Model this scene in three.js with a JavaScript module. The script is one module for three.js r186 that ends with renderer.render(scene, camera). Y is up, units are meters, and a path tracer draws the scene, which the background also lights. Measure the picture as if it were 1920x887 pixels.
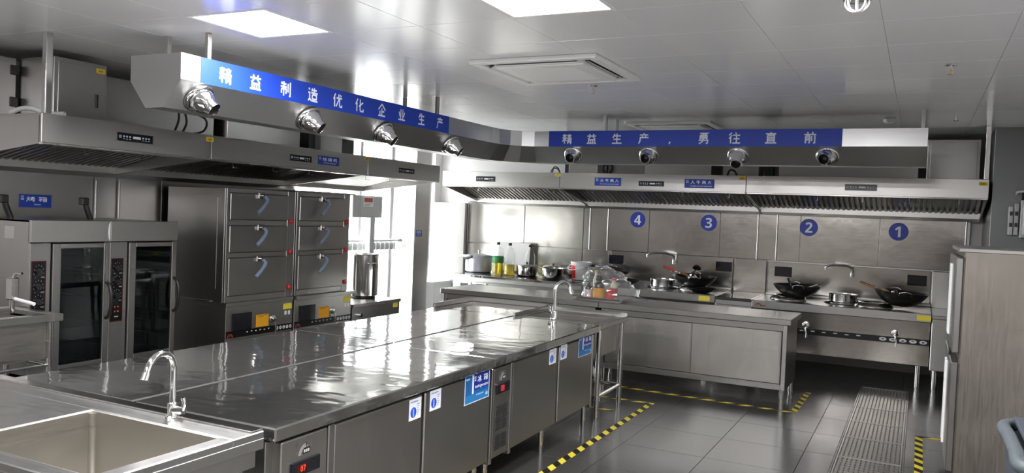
import * as THREE from 'three';
import { mergeGeometries } from 'three/addons/utils/BufferGeometryUtils.js';
import { RectAreaLightUniformsLib } from 'three/addons/lights/RectAreaLightUniformsLib.js';

// ---------- camera, sky, exposure ----------
RectAreaLightUniformsLib.init();
const scene = new THREE.Scene();
const camera = new THREE.PerspectiveCamera(32.49, 1920 / 887, 0.05, 200);
camera.rotation.order = 'YXZ';
camera.position.set(0, 1.66, 0);
camera.rotation.set(-1.63 * Math.PI / 180, 26.65 * Math.PI / 180, 2.37 * Math.PI / 180);
scene.background = new THREE.Color(0.93, 0.96, 1.0);          // overcast white sky
scene.backgroundIntensity = 8;
const LAMP_POWER = 25;                                       // each ceiling panel's area light
const EXPOSURE = 2.7;
const CEIL = 2.71;                                            // ceiling height
const LIGHT_CELLS = [[-3.82, -3.92], [-2.02, -3.92], [-0.82, -3.92], [-3.82, -1.52], [-2.02, -1.52], [-0.82, -1.52], [-3.82, 0.88], [-2.02, 0.88]];  // first row is visible; the others are unseen, the last pair added as fill

// ---------- random, noise, textures ----------
let seed = 7;
const rnd = () => { seed = (seed * 1664525 + 1013904223) >>> 0; return seed / 4294967296; };
function lattice(nx, ny) { const a = new Float32Array(nx * ny); for (let i = 0; i < a.length; i++) a[i] = rnd(); return { a, nx, ny }; }
function sample(l, u, v) {
  let x = u * l.nx, y = v * l.ny; const ix = Math.floor(x), iy = Math.floor(y);
  x -= ix; y -= iy; x = x * x * (3 - 2 * x); y = y * y * (3 - 2 * y);
  const g = (i, j) => l.a[((j + iy) % l.ny) * l.nx + ((i + ix) % l.nx)];
  return (g(0, 0) * (1 - x) + g(1, 0) * x) * (1 - y) + (g(0, 1) * (1 - x) + g(1, 1) * x) * y;
}
function field(n, layers) {                                    // layers: [nx, ny, weight]
  const ls = layers.map(([nx, ny, w]) => [lattice(nx, ny), w]); const f = new Float32Array(n * n);
  for (let y = 0; y < n; y++) for (let x = 0; x < n; x++) { let s = 0; for (const [l, w] of ls) s += w * sample(l, x / n, y / n); f[y * n + x] = s; }
  return f;
}
function grayTex(f, n, lo, hi, rx, ry) {
  const d = new Uint8Array(n * n * 4);
  for (let i = 0; i < n * n; i++) { const v = Math.max(0, Math.min(255, (lo + (hi - lo) * f[i]) * 255)); d[i * 4] = d[i * 4 + 1] = d[i * 4 + 2] = v; d[i * 4 + 3] = 255; }
  const t = new THREE.DataTexture(d, n, n); t.wrapS = t.wrapT = THREE.RepeatWrapping; t.magFilter = THREE.LinearFilter; t.minFilter = THREE.LinearMipmapLinearFilter;
  t.repeat.set(rx, ry); t.needsUpdate = true; return t;
}
const N = 512;
const grainH = field(N, [[5, 256, 0.3], [11, 170, 0.25], [23, 90, 0.15], [5, 6, 0.18], [14, 12, 0.12]]);
const grainV = new Float32Array(N * N); for (let y = 0; y < N; y++) for (let x = 0; x < N; x++) grainV[y * N + x] = grainH[x * N + y];
const waves = field(N, [[4, 4, 0.5], [9, 7, 0.3], [17, 19, 0.14], [40, 37, 0.06]]);
const ripples = field(N, [[3, 3, 0.45], [8, 6, 0.35], [21, 13, 0.2]]);
const blotch = field(N, [[4, 5, 0.4], [10, 9, 0.3], [25, 22, 0.18], [60, 64, 0.12]]);
const fine = field(N, [[160, 160, 0.5], [60, 60, 0.3], [12, 12, 0.2]]);

const M = {};
function steel(name, col, r0, r1, { grain = 'h', wave = 0.0005, aniso = 0.25, ws = 1, waveTex = waves } = {}) {
  const m = new THREE.MeshPhysicalMaterial({ color: new THREE.Color().setRGB(...col), metalness: 1, roughness: 1 });
  m.roughnessMap = grayTex(grain === 'h' ? grainH : grainV, N, r0, r1, 1, 1);
  m.bumpMap = grayTex(waveTex, N, 0, 1, ws, ws); m.bumpScale = wave;
  m.anisotropy = aniso; m.anisotropyRotation = grain === 'h' ? 0 : Math.PI / 2;
  m.name = name; return (M[name] = m);
}
const flat = (name, col, rough, metal = 0, more = {}) => (M[name] = new THREE.MeshPhysicalMaterial({ color: new THREE.Color().setRGB(...col), roughness: rough, metalness: metal, name, ...more }));
steel('steel', [0.5, 0.49, 0.47], 0.27, 0.36);
steel('steelV', [0.46, 0.45, 0.435], 0.27, 0.36, { grain: 'v' });
steel('splash', [0.43, 0.41, 0.38], 0.14, 0.235, { wave: 0.003, ws: 0.6 });
steel('top', [0.58, 0.575, 0.565], 0.035, 0.1, { wave: 0.0019, aniso: 0.2, ws: 1.3, waveTex: ripples });
steel('duct', [0.62, 0.62, 0.62], 0.27, 0.35, { wave: 0.0008, aniso: 0.2 });
steel('bowl', [0.5, 0.48, 0.44], 0.28, 0.46, { wave: 0.0003, aniso: 0.3 });
steel('fridge', [0.46, 0.445, 0.415], 0.3, 0.4, { grain: 'v', wave: 0.0004 });
flat('chrome', [0.78, 0.78, 0.78], 0.07, 1);
flat('polished', [0.66, 0.65, 0.63], 0.14, 1);
flat('black', [0.015, 0.015, 0.016], 0.35);
flat('blackGloss', [0.01, 0.01, 0.013], 0.1);
flat('rubber', [0.02, 0.02, 0.02], 0.75);
flat('iron', [0.022, 0.021, 0.02], 0.32, 0.4);
flat('ironOld', [0.05, 0.047, 0.043], 0.42, 0.6);
flat('white', [0.8, 0.8, 0.79], 0.4);
flat('whitePlastic', [0.78, 0.78, 0.76], 0.35);
flat('grayBox', [0.5, 0.5, 0.5], 0.45);
flat('red', [0.6, 0.03, 0.03], 0.35);
flat('yellow', [0.85, 0.62, 0.03], 0.5);
flat('yellowLabel', [0.8, 0.7, 0.05], 0.5);
flat('blueGlass', [0.2, 0.26, 0.36], 0.12);
flat('oil', [0.92, 0.72, 0.04], 0.06, 0, { transmission: 0.75, ior: 1.46, thickness: 0.02 });
flat('clear', [0.95, 0.96, 0.96], 0.05, 0, { transmission: 1, ior: 1.35, thickness: 0 });
flat('bag', [0.96, 0.97, 0.97], 0.08, 0, { transmission: 0.92, ior: 1.4, thickness: 0 });
flat('glass', [0.97, 0.985, 0.98], 0.0, 0, { transmission: 1, ior: 1.5, thickness: 0 });
flat('ovenGlass', [0.42, 0.47, 0.5], 0.02, 0, { transmission: 1, ior: 1.5, thickness: 0 });
flat('wood', [0.36, 0.19, 0.08], 0.5);
flat('wallPaint', [0.7, 0.68, 0.67], 0.6);
flat('wallWarm', [0.19, 0.175, 0.16], 0.6);
flat('wallBright', [0.8, 0.79, 0.78], 0.5);
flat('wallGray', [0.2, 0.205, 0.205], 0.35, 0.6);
flat('slab', [0.3, 0.3, 0.3], 0.8);
flat('lensFrame', [0.8, 0.8, 0.8], 0.4);
flat('binPlastic', [0.06, 0.075, 0.082], 0.5);
flat('binBody', [0.04, 0.048, 0.06], 0.5);
flat('green', [0.03, 0.2, 0.06], 0.5);
flat('cardboard', [0.75, 0.73, 0.7], 0.7);
flat('amber', [0.8, 0.42, 0.03], 0.35);
flat('soy', [0.03, 0.015, 0.01], 0.15);
flat('cream', [0.6, 0.55, 0.42], 0.5);
flat('pink', [0.7, 0.35, 0.4], 0.5);
{ const d = new Uint8Array(N * N * 4); for (let i = 0; i < N * N; i++) { const k = Math.min(1, Math.max(0, (blotch[i] * 0.6 + grainH[i] * 0.4 - 0.5) * 5)), v = 255 * Math.pow(1 - 0.16 * k, 1 / 2.2); d.set([v, v, v * 0.99, 255], i * 4); }
  const t = new THREE.DataTexture(d, N, N); t.colorSpace = THREE.SRGBColorSpace; t.wrapS = t.wrapT = THREE.RepeatWrapping; t.magFilter = THREE.LinearFilter; t.repeat.set(0.9, 0.9); t.needsUpdate = true; M.top.map = t; M.top.metalness = 0.965; }   // greasy smears on the worktops
M.binPlastic.bumpMap = grayTex(fine, N, 0, 1, 6, 6); M.binPlastic.bumpScale = 0.0006;
M.panelGlow = new THREE.MeshStandardMaterial({ color: 0xffffff, roughness: 0.6, emissive: new THREE.Color(1, 1, 1), emissiveIntensity: 2.4, name: 'panelGlow' });
M.redDigits = new THREE.MeshStandardMaterial({ color: 0x200000, emissive: new THREE.Color(1, 0.08, 0.03), emissiveIntensity: 1.5, name: 'redDigits' });
M.whiteDigits = new THREE.MeshStandardMaterial({ color: 0x202020, emissive: new THREE.Color(0.8, 0.85, 0.9), emissiveIntensity: 0.8, name: 'whiteDigits' });
// floor tile: dark grey stone-ware, slightly blotchy, satin gloss
const tileMats = [0, 1, 2].map((i) => {
  const m = new THREE.MeshPhysicalMaterial({ color: new THREE.Color().setRGB(0.046 + i * 0.003, 0.045 + i * 0.003, 0.043 + i * 0.003), roughness: 1, name: 'floorTile' + i });
  m.roughnessMap = grayTex(blotch, N, 0.13, 0.24, 0.7, 0.7); m.bumpMap = grayTex(fine, N, 0, 1, 2, 2); m.bumpScale = 0.0002; return m;
});
// ceiling panels: semi-gloss white coated aluminium
const ceilMats = [0, 1].map((i) => {
  const m = new THREE.MeshPhysicalMaterial({ color: new THREE.Color().setRGB(0.78 + i * 0.012, 0.78 + i * 0.012, 0.785 + i * 0.012), roughness: 1, name: 'ceilingPanel' + i });
  m.roughnessMap = grayTex(grainH, N, 0.18, 0.235, 1, 1); m.bumpMap = grayTex(waves, N, 0, 1, 1, 1); m.bumpScale = 0.0005; return m;
});

// ---------- naming, things, geometry ----------
const used = new Map();
function numbered(name) { const n = used.get(name) ?? 0; used.set(name, n + 1); return n ? `${name}_${String(n).padStart(3, '0')}` : name; }
function thing(name, label, category, [x, y, z] = [0, 0, 0], { rot = 0, group } = {}) {
  const o = new THREE.Group(); o.name = numbered(name); o.position.set(x, y, z); o.rotation.y = rot; o.userData = { label, category };
  if (group) o.userData.group = group; scene.add(o); return o;
}
function dup(root, pos, label, { rot, group } = {}) {
  const r = root.clone(); r.name = numbered(root.name.replace(/_\d{3}$/, '')); r.position.set(...pos); if (rot !== undefined) r.rotation.y = rot;
  r.userData = { ...root.userData, label }; if (group) r.userData.group = group; scene.add(r); return r;
}
function worldUV(g) {
  const p = g.attributes.position.array, n = p.length / 9, uv = new Float32Array(n * 6);
  for (let i = 0; i < n; i++) {
    const o = i * 9, ax = p[o + 3] - p[o], ay = p[o + 4] - p[o + 1], az = p[o + 5] - p[o + 2], bx = p[o + 6] - p[o], by = p[o + 7] - p[o + 1], bz = p[o + 8] - p[o + 2];
    const nx = Math.abs(ay * bz - az * by), ny = Math.abs(az * bx - ax * bz), nz = Math.abs(ax * by - ay * bx);
    for (let k = 0; k < 3; k++) {
      const x = p[o + k * 3], y = p[o + k * 3 + 1], z = p[o + k * 3 + 2];
      const [u, v] = nx >= ny && nx >= nz ? [z, y] : ny >= nz ? [x, z] : [x, y];
      uv[i * 6 + k * 2] = u; uv[i * 6 + k * 2 + 1] = v;
    }
  }
  g.setAttribute('uv', new THREE.BufferAttribute(uv, 2)); return g;
}
function chamferBox(x0, x1, y0, y1, z0, z1, c = 0.002) {
  const h = [(x1 - x0) / 2, (y1 - y0) / 2, (z1 - z0) / 2], m = [(x0 + x1) / 2, (y0 + y1) / 2, (z0 + z1) / 2];
  c = Math.min(c, Math.min(...h) * 0.45); const out = [], nor = [];
  const P = (s, a) => [0, 1, 2].map((k) => m[k] + s[k] * (k === a ? h[k] : h[k] - c));
  const tri = (a, b, d) => {
    const e = [b[0] - a[0], b[1] - a[1], b[2] - a[2]], f = [d[0] - a[0], d[1] - a[1], d[2] - a[2]];
    let n = [e[1] * f[2] - e[2] * f[1], e[2] * f[0] - e[0] * f[2], e[0] * f[1] - e[1] * f[0]];
    const l = Math.hypot(...n) || 1, q = [0, 1, 2].map((k) => (a[k] + b[k] + d[k]) / 3 - m[k]);
    const flip = n[0] * q[0] + n[1] * q[1] + n[2] * q[2] < 0; n = n.map((v) => (flip ? -v : v) / l);
    out.push(...a, ...(flip ? d : b), ...(flip ? b : d)); nor.push(...n, ...n, ...n);
  };
  const quad = (a, b, d, e) => { tri(a, b, d); tri(a, d, e); };
  for (let a = 0; a < 3; a++) {
    const b = (a + 1) % 3, d = (a + 2) % 3;
    for (const s of [-1, 1]) { const v = (u, w) => { const t = [0, 0, 0]; t[a] = s; t[b] = u; t[d] = w; return P(t, a); }; quad(v(-1, -1), v(1, -1), v(1, 1), v(-1, 1)); }
    for (const s of [-1, 1]) for (const t of [-1, 1]) { const v = (w, k) => { const q = [0, 0, 0]; q[b] = s; q[d] = t; q[a] = w; return P(q, k); }; quad(v(-1, b), v(1, b), v(1, d), v(-1, d)); }
  }
  for (const s of [-1, 1]) for (const t of [-1, 1]) for (const u of [-1, 1]) tri(P([s, t, u], 0), P([s, t, u], 1), P([s, t, u], 2));
  const g = new THREE.BufferGeometry(); g.setAttribute('position', new THREE.Float32BufferAttribute(out, 3)); g.setAttribute('normal', new THREE.Float32BufferAttribute(nor, 3)); return g;
}
const V = (a) => new THREE.Vector3(...a), Y = new THREE.Vector3(0, 1, 0);
class G {
  constructor() { this.g = []; }
  add(g) { this.g.push(g.index ? g.toNonIndexed() : g); return this; }
  box(...a) { return this.add(chamferBox(...a)); }
  tilted(cx, cy, cz, w, h, d, rx = 0, ry = 0, rz = 0, c = 0.002) { const g = chamferBox(-w / 2, w / 2, -h / 2, h / 2, -d / 2, d / 2, c); g.applyMatrix4(new THREE.Matrix4().makeRotationFromEuler(new THREE.Euler(rx, ry, rz))); g.translate(cx, cy, cz); return this.add(g); }
  cyl(a, b, r, seg = 16, r2 = r) { const p = V(a), q = V(b), d = q.clone().sub(p), g = new THREE.CylinderGeometry(r2, r, d.length(), seg); g.applyQuaternion(new THREE.Quaternion().setFromUnitVectors(Y, d.clone().normalize())); g.translate((p.x + q.x) / 2, (p.y + q.y) / 2, (p.z + q.z) / 2); return this.add(g); }
  tube(pts, r, seg = 32, rad = 10) { return this.add(new THREE.TubeGeometry(new THREE.CatmullRomCurve3(pts.map(V), false, 'centripetal'), seg, r, rad)); }
  lathe(prof, [x, y, z], seg = 36, m) { const g = new THREE.LatheGeometry(prof.map(([r, h]) => new THREE.Vector2(Math.max(r, 0.0001), h)), seg); if (m) g.applyMatrix4(m); g.translate(x, y, z); return this.add(g); }
  prism(poly, x0, x1, at = (u, v, w) => [w, v, u]) {           // polygon (u, v) extruded from x0 to x1; default u = z, v = y, w = x
    const sh = new THREE.Shape(poly.map(([u, v]) => new THREE.Vector2(u, v))), g = new THREE.ExtrudeGeometry(sh, { depth: x1 - x0, bevelEnabled: false }), p = g.attributes.position;
    for (let i = 0; i < p.count; i++) { const q = at(p.getX(i), p.getY(i), x0 + p.getZ(i)); p.setXYZ(i, ...q); }
    const a = p.array; const e = at(1, 0, 0), f = at(0, 1, 0), h = at(0, 0, 1), o = at(0, 0, 0); const s = (v) => v.map((k, i) => k - o[i]); const [A, B, C] = [s(e), s(f), s(h)];
    const det = A[0] * (B[1] * C[2] - B[2] * C[1]) - A[1] * (B[0] * C[2] - B[2] * C[0]) + A[2] * (B[0] * C[1] - B[1] * C[0]);
    if (det < 0) for (let i = 0; i < a.length; i += 9) for (let k = 0; k < 3; k++) { const t = a[i + 3 + k]; a[i + 3 + k] = a[i + 6 + k]; a[i + 6 + k] = t; }
    g.deleteAttribute('normal'); g.computeVertexNormals(); return this.add(g);
  }
  quads(list) {                                                // list of [a, b, c, d] corners, flat shaded
    const out = []; for (const [a, b, c, d] of list) out.push(...a, ...b, ...c, ...a, ...c, ...d);
    const g = new THREE.BufferGeometry(); g.setAttribute('position', new THREE.Float32BufferAttribute(out, 3)); g.computeVertexNormals(); return this.add(g);
  }
  geo() { for (const g of this.g) { for (const k of Object.keys(g.attributes)) if (!['position', 'normal'].includes(k)) g.deleteAttribute(k); } return worldUV(this.g.length > 1 ? mergeGeometries(this.g) : this.g[0]); }
  to(name, mat, parent, label) {
    const m = new THREE.Mesh(this.geo(), typeof mat === 'string' ? M[mat] : mat); m.castShadow = m.receiveShadow = true;
    m.name = parent === scene ? numbered(name) : name; if (label) m.userData.label = label; parent.add(m); return m;
  }
}
const g = () => new G();
const structure = (b, name, mat) => { const m = b.to(name, mat, scene); m.userData.kind = 'structure'; return m; };
function piece(geo, name, mat, parent, pos) { const m = new THREE.Mesh(geo, mat); m.name = name; if (pos) m.position.set(...pos); m.castShadow = m.receiveShadow = true; parent.add(m); return m; }

// ---------- lettering: brush strokes on a 100 x 100 square ----------
const INK = {
  '精': '12,12 20,30|44,10 36,30|6,42 48,42|28,6 28,96|26,46 8,76|30,46 48,70|54,18 96,18|58,32 92,32|50,46 100,46|75,6 75,46|60,58 60,96|60,58 92,58 92,92 84,96|60,70 92,70|60,82 92,82',
  '益': '28,6 36,20|72,6 64,20|6,26 94,26|38,32 14,54|62,32 86,54|20,60 20,92|20,60 80,60 80,92|40,60 40,92|60,60 60,92|4,92 96,92',
  '制': '16,8 10,24|12,20 56,20|4,38 60,38|32,4 32,96|12,52 12,80|12,52 54,52 54,76 48,80|72,14 72,70|92,4 92,92 82,94',
  '造': '8,8 18,20|4,38 18,38 18,74|4,92 18,76 34,90 98,92|44,8 38,26|40,20 88,20|64,4 64,38|32,38 98,38|44,50 44,80|44,50 86,50 86,80|44,78 86,78',
  '优': '26,4 6,46|18,30 18,96|36,34 98,34|62,6 60,50 34,94|72,34 72,84 78,92 96,92 96,78|76,10 90,22',
  '化': '30,4 6,48|20,32 20,96|58,6 58,82 64,92 94,92 96,74|92,26 44,60',
  '企': '50,4 6,48|50,4 94,48|50,36 50,92|52,60 80,60|26,56 26,92|6,92 94,92',
  '业': '36,8 36,88|64,8 64,88|12,30 26,68|88,30 74,68|4,90 96,90',
  '生': '30,6 12,44|24,26 88,26|50,4 50,92|18,56 84,56|4,92 96,92',
  '产': '50,2 54,14|12,18 90,18|32,24 40,38|70,22 62,38|12,42 94,42|18,42 16,72 4,96',
  '勇': '20,8 82,8 60,20|40,14 54,22|22,26 22,62|22,26 80,26 80,62|22,38 80,38|22,50 80,50|50,26 50,62|10,68 88,68 84,92 72,96|46,60 40,82 12,98',
  '往': '28,4 6,28|30,26 6,56|20,44 20,96|58,4 68,16|38,26 98,26|42,56 94,56|34,92 100,92|68,26 68,92',
  '直': '10,16 92,16|52,2 46,26|24,28 24,90|24,28 78,28 78,90|24,44 78,44|24,59 78,59|24,74 78,74|4,92 96,92',
  '前': '28,4 36,18|74,4 64,18|4,24 96,24|16,36 16,96|16,36 46,36 46,90 38,94|16,52 46,52|16,68 46,68|62,36 62,78|86,32 86,92 76,95',
  '，': '52,80 58,86 48,100',
  '火': '50,4 48,46 8,96|50,50 92,96|20,26 28,52|84,22 70,46',
  '不': '6,12 94,12|56,12 6,60|52,30 52,96|62,40 92,62',
  '离': '50,2 50,10|6,14 94,14|36,22 64,42|64,22 36,42|20,22 20,48 80,48 80,22|50,48 42,70|14,60 14,96|14,60 88,60 88,94 78,95|38,76 62,72 66,82',
  '人': '50,4 46,44 4,96|50,36 96,96',
  '冰': '10,16 22,32|4,86 22,56|60,4 60,92 50,94|36,34 54,34 32,78|88,22 64,46|64,46 98,88',
  '箱': '20,4 6,28|14,18 46,18|30,18 36,30|62,4 50,26|56,18 96,18|74,18 80,28|6,50 48,50|28,34 28,98|28,54 6,84|32,56 46,72|58,40 58,96|58,40 92,40 92,96|58,58 92,58|58,74 92,74|58,92 92,92',
  '烤': '24,4 24,50 4,96|10,28 12,44|42,24 34,40|26,54 42,80|50,18 88,18|66,4 66,38|46,38 98,38|92,10 46,60|60,54 92,54|60,54 56,70 90,70 84,94 74,96',
  '抽': '4,28 44,28|24,4 24,90 14,94|4,62 44,50|54,26 54,94|54,26 96,26 96,94|54,58 96,58|54,90 96,90|75,4 75,90',
  '烟': '22,4 22,50 4,96|8,28 10,44|40,24 32,40|24,54 40,80|50,10 50,96|50,10 94,10 94,96|50,92 94,92|72,20 72,44 58,80|58,40 86,40|74,50 86,76',
  '机': '4,28 46,28|26,4 26,96|24,34 6,70|28,40 42,56|56,10 56,50 44,94|56,10 82,10 82,84 88,92 98,92 98,78',
};
function ink(c, ch, x, y, w, h, weight) {
  c.lineWidth = weight; c.lineCap = 'butt'; c.lineJoin = 'miter';
  for (const s of INK[ch].split('|')) { c.beginPath(); s.split(' ').forEach((p, i) => { const [a, b] = p.split(',').map(Number); c[i ? 'lineTo' : 'moveTo'](x + a / 100 * w, y + b / 100 * h); }); c.stroke(); }
}
function canvasMat(w, h, draw, rough = 0.4, more = {}) {
  const cv = document.createElement('canvas'); cv.width = w; cv.height = h; const c = cv.getContext('2d'); draw(c, w, h);
  const t = new THREE.CanvasTexture(cv); t.colorSpace = THREE.SRGBColorSpace; t.magFilter = THREE.LinearFilter;
  return new THREE.MeshStandardMaterial({ map: t, roughness: rough, name: 'print', ...more });
}
function plate(name, mat, parent, [x, y, z], w, h, { t = 0.003, ry = 0, rx = 0, label } = {}) {   // printed plate, print on its +z face, back at z
  const m = new THREE.Mesh(new THREE.BoxGeometry(w, h, t), mat); m.position.set(x + Math.sin(ry) * t / 2, y, z + Math.cos(ry) * t / 2); m.rotation.set(rx, ry, 0);
  m.name = name; if (label) m.userData.label = label; m.castShadow = m.receiveShadow = true; parent.add(m); return m;
}
function disc(name, mat, parent, [x, y, z], r, t = 0.003) {
  const gg = new THREE.CylinderGeometry(r, r, t, 40); gg.rotateX(Math.PI / 2); const m = new THREE.Mesh(gg, mat); m.position.set(x, y, z + t / 2); m.name = name; m.castShadow = m.receiveShadow = true; parent.add(m); return m;
}
const BLUE = '#1c3da8', PALE = '#dfe3ee';
function bannerMat(text, w, h, xs, gw, gh, y0) {
  return canvasMat(w, h, (c) => { c.fillStyle = BLUE; c.fillRect(0, 0, w, h); c.strokeStyle = PALE; [...text].forEach((ch, i) => ink(c, ch, xs[i] * w - gw / 2, y0, gw, gh, gh * 0.115)); }, 0.45);
}
function signMat(text, en) {
  return canvasMat(320, 160, (c) => {
    c.fillStyle = '#1f3d9c'; c.fillRect(0, 0, 320, 160); c.strokeStyle = PALE; c.fillStyle = PALE;
    const n = text.length, step = 240 / n; [...text].forEach((ch, i) => ink(c, ch, 66 + i * step, 24, step * 0.76, 66, 8));
    c.font = 'bold 26px sans-serif'; c.textAlign = 'center'; c.fillText(en, 180, 132, 230);
    c.lineWidth = 5; c.beginPath(); c.arc(30, 30, 11, 0, 7); c.stroke(); c.fillRect(16, 50, 30, 6); c.fillRect(16, 62, 30, 6);
  });
}
const CONTROL = canvasMat(360, 84, (c) => {
  c.fillStyle = '#0c0d0f'; c.fillRect(0, 0, 360, 84); c.strokeStyle = '#50545a'; c.lineWidth = 3; c.strokeRect(4, 4, 352, 76);
  c.fillStyle = '#aab0b6'; for (const x of [66, 96, 126, 258, 288, 318]) { c.beginPath(); c.arc(x, 36, 10, 0, 7); c.fill(); c.fillRect(x - 9, 58, 18, 5); }
  c.fillStyle = '#7d848a'; c.fillRect(18, 24, 26, 30); c.fillStyle = '#c9d2d6'; c.fillRect(156, 28, 78, 24);
}, 0.2);
const TAG = canvasMat(96, 48, (c) => { c.fillStyle = '#d8b92c'; c.fillRect(0, 0, 96, 48); c.fillStyle = '#4a4010'; c.font = 'bold 30px sans-serif'; c.textAlign = 'center'; c.fillText('040', 48, 35); }, 0.6);
const HAZARD = canvasMat(128, 64, (c) => { c.fillStyle = '#14130d'; c.fillRect(0, 0, 128, 64); c.fillStyle = '#d9c540'; c.beginPath(); c.moveTo(0, 64); c.lineTo(44, 0); c.lineTo(108, 0); c.lineTo(64, 64); c.fill(); }, 0.55);
HAZARD.map.wrapS = HAZARD.map.wrapT = THREE.RepeatWrapping;
// ---------- the setting ----------
// floor: slab with large dark tiles, open where the drain runs
const floor = structure(g().box(-6.9, 1.4, -0.25, -0.06, -10.9, 2.7), 'floor', 'slab');
structure(g().box(-30, 20, -0.5, -0.26, -30, 24), 'terrace', flat('terrace', [0.6, 0.58, 0.55], 0.9));
const DRX0 = -0.475, DRX1 = -0.02, DRZ0 = -9.25, DRZ1 = -4.42;
{
  const xs = [-6.5]; for (let x = -6.68; x < 1.1; x += 0.6) if (x > -6.45) xs.push(x); xs.push(1.1);
  const zs = []; for (let z = -10.5; z < 2.41; z += 0.6) zs.push(z); zs.push(2.4);
  const cache = new Map();
  const tile = (x0, x1, z0, z1) => {
    if (x1 - x0 < 0.01 || z1 - z0 < 0.01) return;
    const w = x1 - x0 - 0.0025, d = z1 - z0 - 0.0025, key = w.toFixed(3) + d.toFixed(3);
    if (!cache.has(key)) cache.set(key, worldUV(chamferBox(-w / 2, w / 2, -0.06, 0, -d / 2, d / 2, 0.0012)));
    const m = piece(cache.get(key), 'tile', tileMats[Math.floor(rnd() * 3)], floor, [(x0 + x1) / 2, (rnd() - 0.5) * 0.0004, (z0 + z1) / 2]);
    m.rotation.y = Math.floor(rnd() * 2) && Math.abs(w - d) < 0.01 ? Math.PI / 2 : 0;
  };
  for (let i = 0; i + 1 < xs.length; i++) for (let j = 0; j + 1 < zs.length; j++) {
    const [x0, x1, z0, z1] = [xs[i], xs[i + 1], zs[j], zs[j + 1]];
    const inZ = z1 > DRZ0 + 0.01 && z0 < DRZ1 - 0.01, inX = x1 > DRX0 + 0.01 && x0 < DRX1 - 0.01;
    if (!(inX && inZ)) { tile(x0, x1, z0, z1); continue; }
    tile(x0, Math.min(x1, DRX0), z0, z1); tile(Math.max(x0, DRX1), x1, z0, z1);
    if (z0 < DRZ0) tile(Math.max(x0, DRX0), Math.min(x1, DRX1), z0, DRZ0);
    if (z1 > DRZ1) tile(Math.max(x0, DRX0), Math.min(x1, DRX1), DRZ1, z1);
  }
  const t = g().box(DRX0, DRX0 + 0.012, -0.06, 0.0005, DRZ0, DRZ1).box(DRX1 - 0.012, DRX1, -0.06, 0.0005, DRZ0, DRZ1).box(DRX0, DRX1, -0.06, 0.0005, DRZ0, DRZ0 + 0.012).box(DRX0, DRX1, -0.06, 0.0005, DRZ1 - 0.012, DRZ1);
  structure(t, 'trim_1', 'steelV');
}
// ceiling: slab with square coated panels hung below it
const ceiling = structure(g().box(-6.9, 1.4, CEIL + 0.09, CEIL + 0.3, -10.9, 2.7), 'ceiling', 'slab');
{
  const xs = [-6.5]; for (let x = -6.22; x < 1.05; x += 0.6) xs.push(x); xs.push(1.1);
  const zs = [2.4]; for (let z = 2.08; z > -10.45; z -= 0.6) zs.push(z); zs.push(-10.5);
  const cache = new Map();
  for (let i = 0; i + 1 < xs.length; i++) for (let j = 0; j + 1 < zs.length; j++) {
    if (LIGHT_CELLS.some(([x, z]) => Math.abs(x - xs[i]) < 0.01 && Math.abs(z - zs[j + 1]) < 0.01)) continue;
    const w = xs[i + 1] - xs[i] - 0.0015, d = zs[j] - zs[j + 1] - 0.0015, key = w.toFixed(3) + d.toFixed(3);
    if (!cache.has(key)) cache.set(key, worldUV(chamferBox(-w / 2, w / 2, 0, 0.09, -d / 2, d / 2, 0.0022)));
    piece(cache.get(key), 'ceiling_panel', ceilMats[Math.floor(rnd() * 2)], ceiling, [(xs[i] + xs[i + 1]) / 2, CEIL, (zs[j] + zs[j + 1]) / 2]);
  }
}
// walls with thickness; the far end of the left wall is open to daylight
const H = CEIL + 0.1, W1 = [-9.36, -7.3], W2 = [-10.32, -9.76];
structure(g().box(-6.75, -6.5, -0.06, H, W1[1], 2.4).box(-6.75, -6.5, -0.06, 0.08, W1[0], W1[1]).box(-6.75, -6.5, 2.62, H, W1[0], W1[1]).box(-6.75, -6.5, -0.06, H, W2[1], W1[0])
  .box(-6.75, -6.5, 2.62, H, W2[0], W2[1]).box(-6.75, -6.5, -0.06, 0.08, W2[0], W2[1]).box(-6.75, -6.5, -0.06, H, -10.5, W2[0]), 'wall_left', 'wallPaint');
structure(g().box(-6.75, 1.3, -0.06, H, -10.75, -10.5), 'wall_back', 'wallPaint');
structure(g().box(1.1, 1.3, -0.06, H, -10.5, 2.4), 'wall_right', 'wallBright');
structure(g().box(-6.75, 1.3, -0.06, H, 2.4, 2.6), 'wall_front', 'wallWarm');
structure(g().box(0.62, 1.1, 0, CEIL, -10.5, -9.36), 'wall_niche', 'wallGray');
structure(g().box(-6.5, -6.2, 0, CEIL, W1[0] - 0.36, W1[0]), 'pillar_left', 'steelV');
structure(g().box(-6.5, -5.96, 0, 1.78, -10.5, -10.31), 'pillar_corner', 'steelV');
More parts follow.
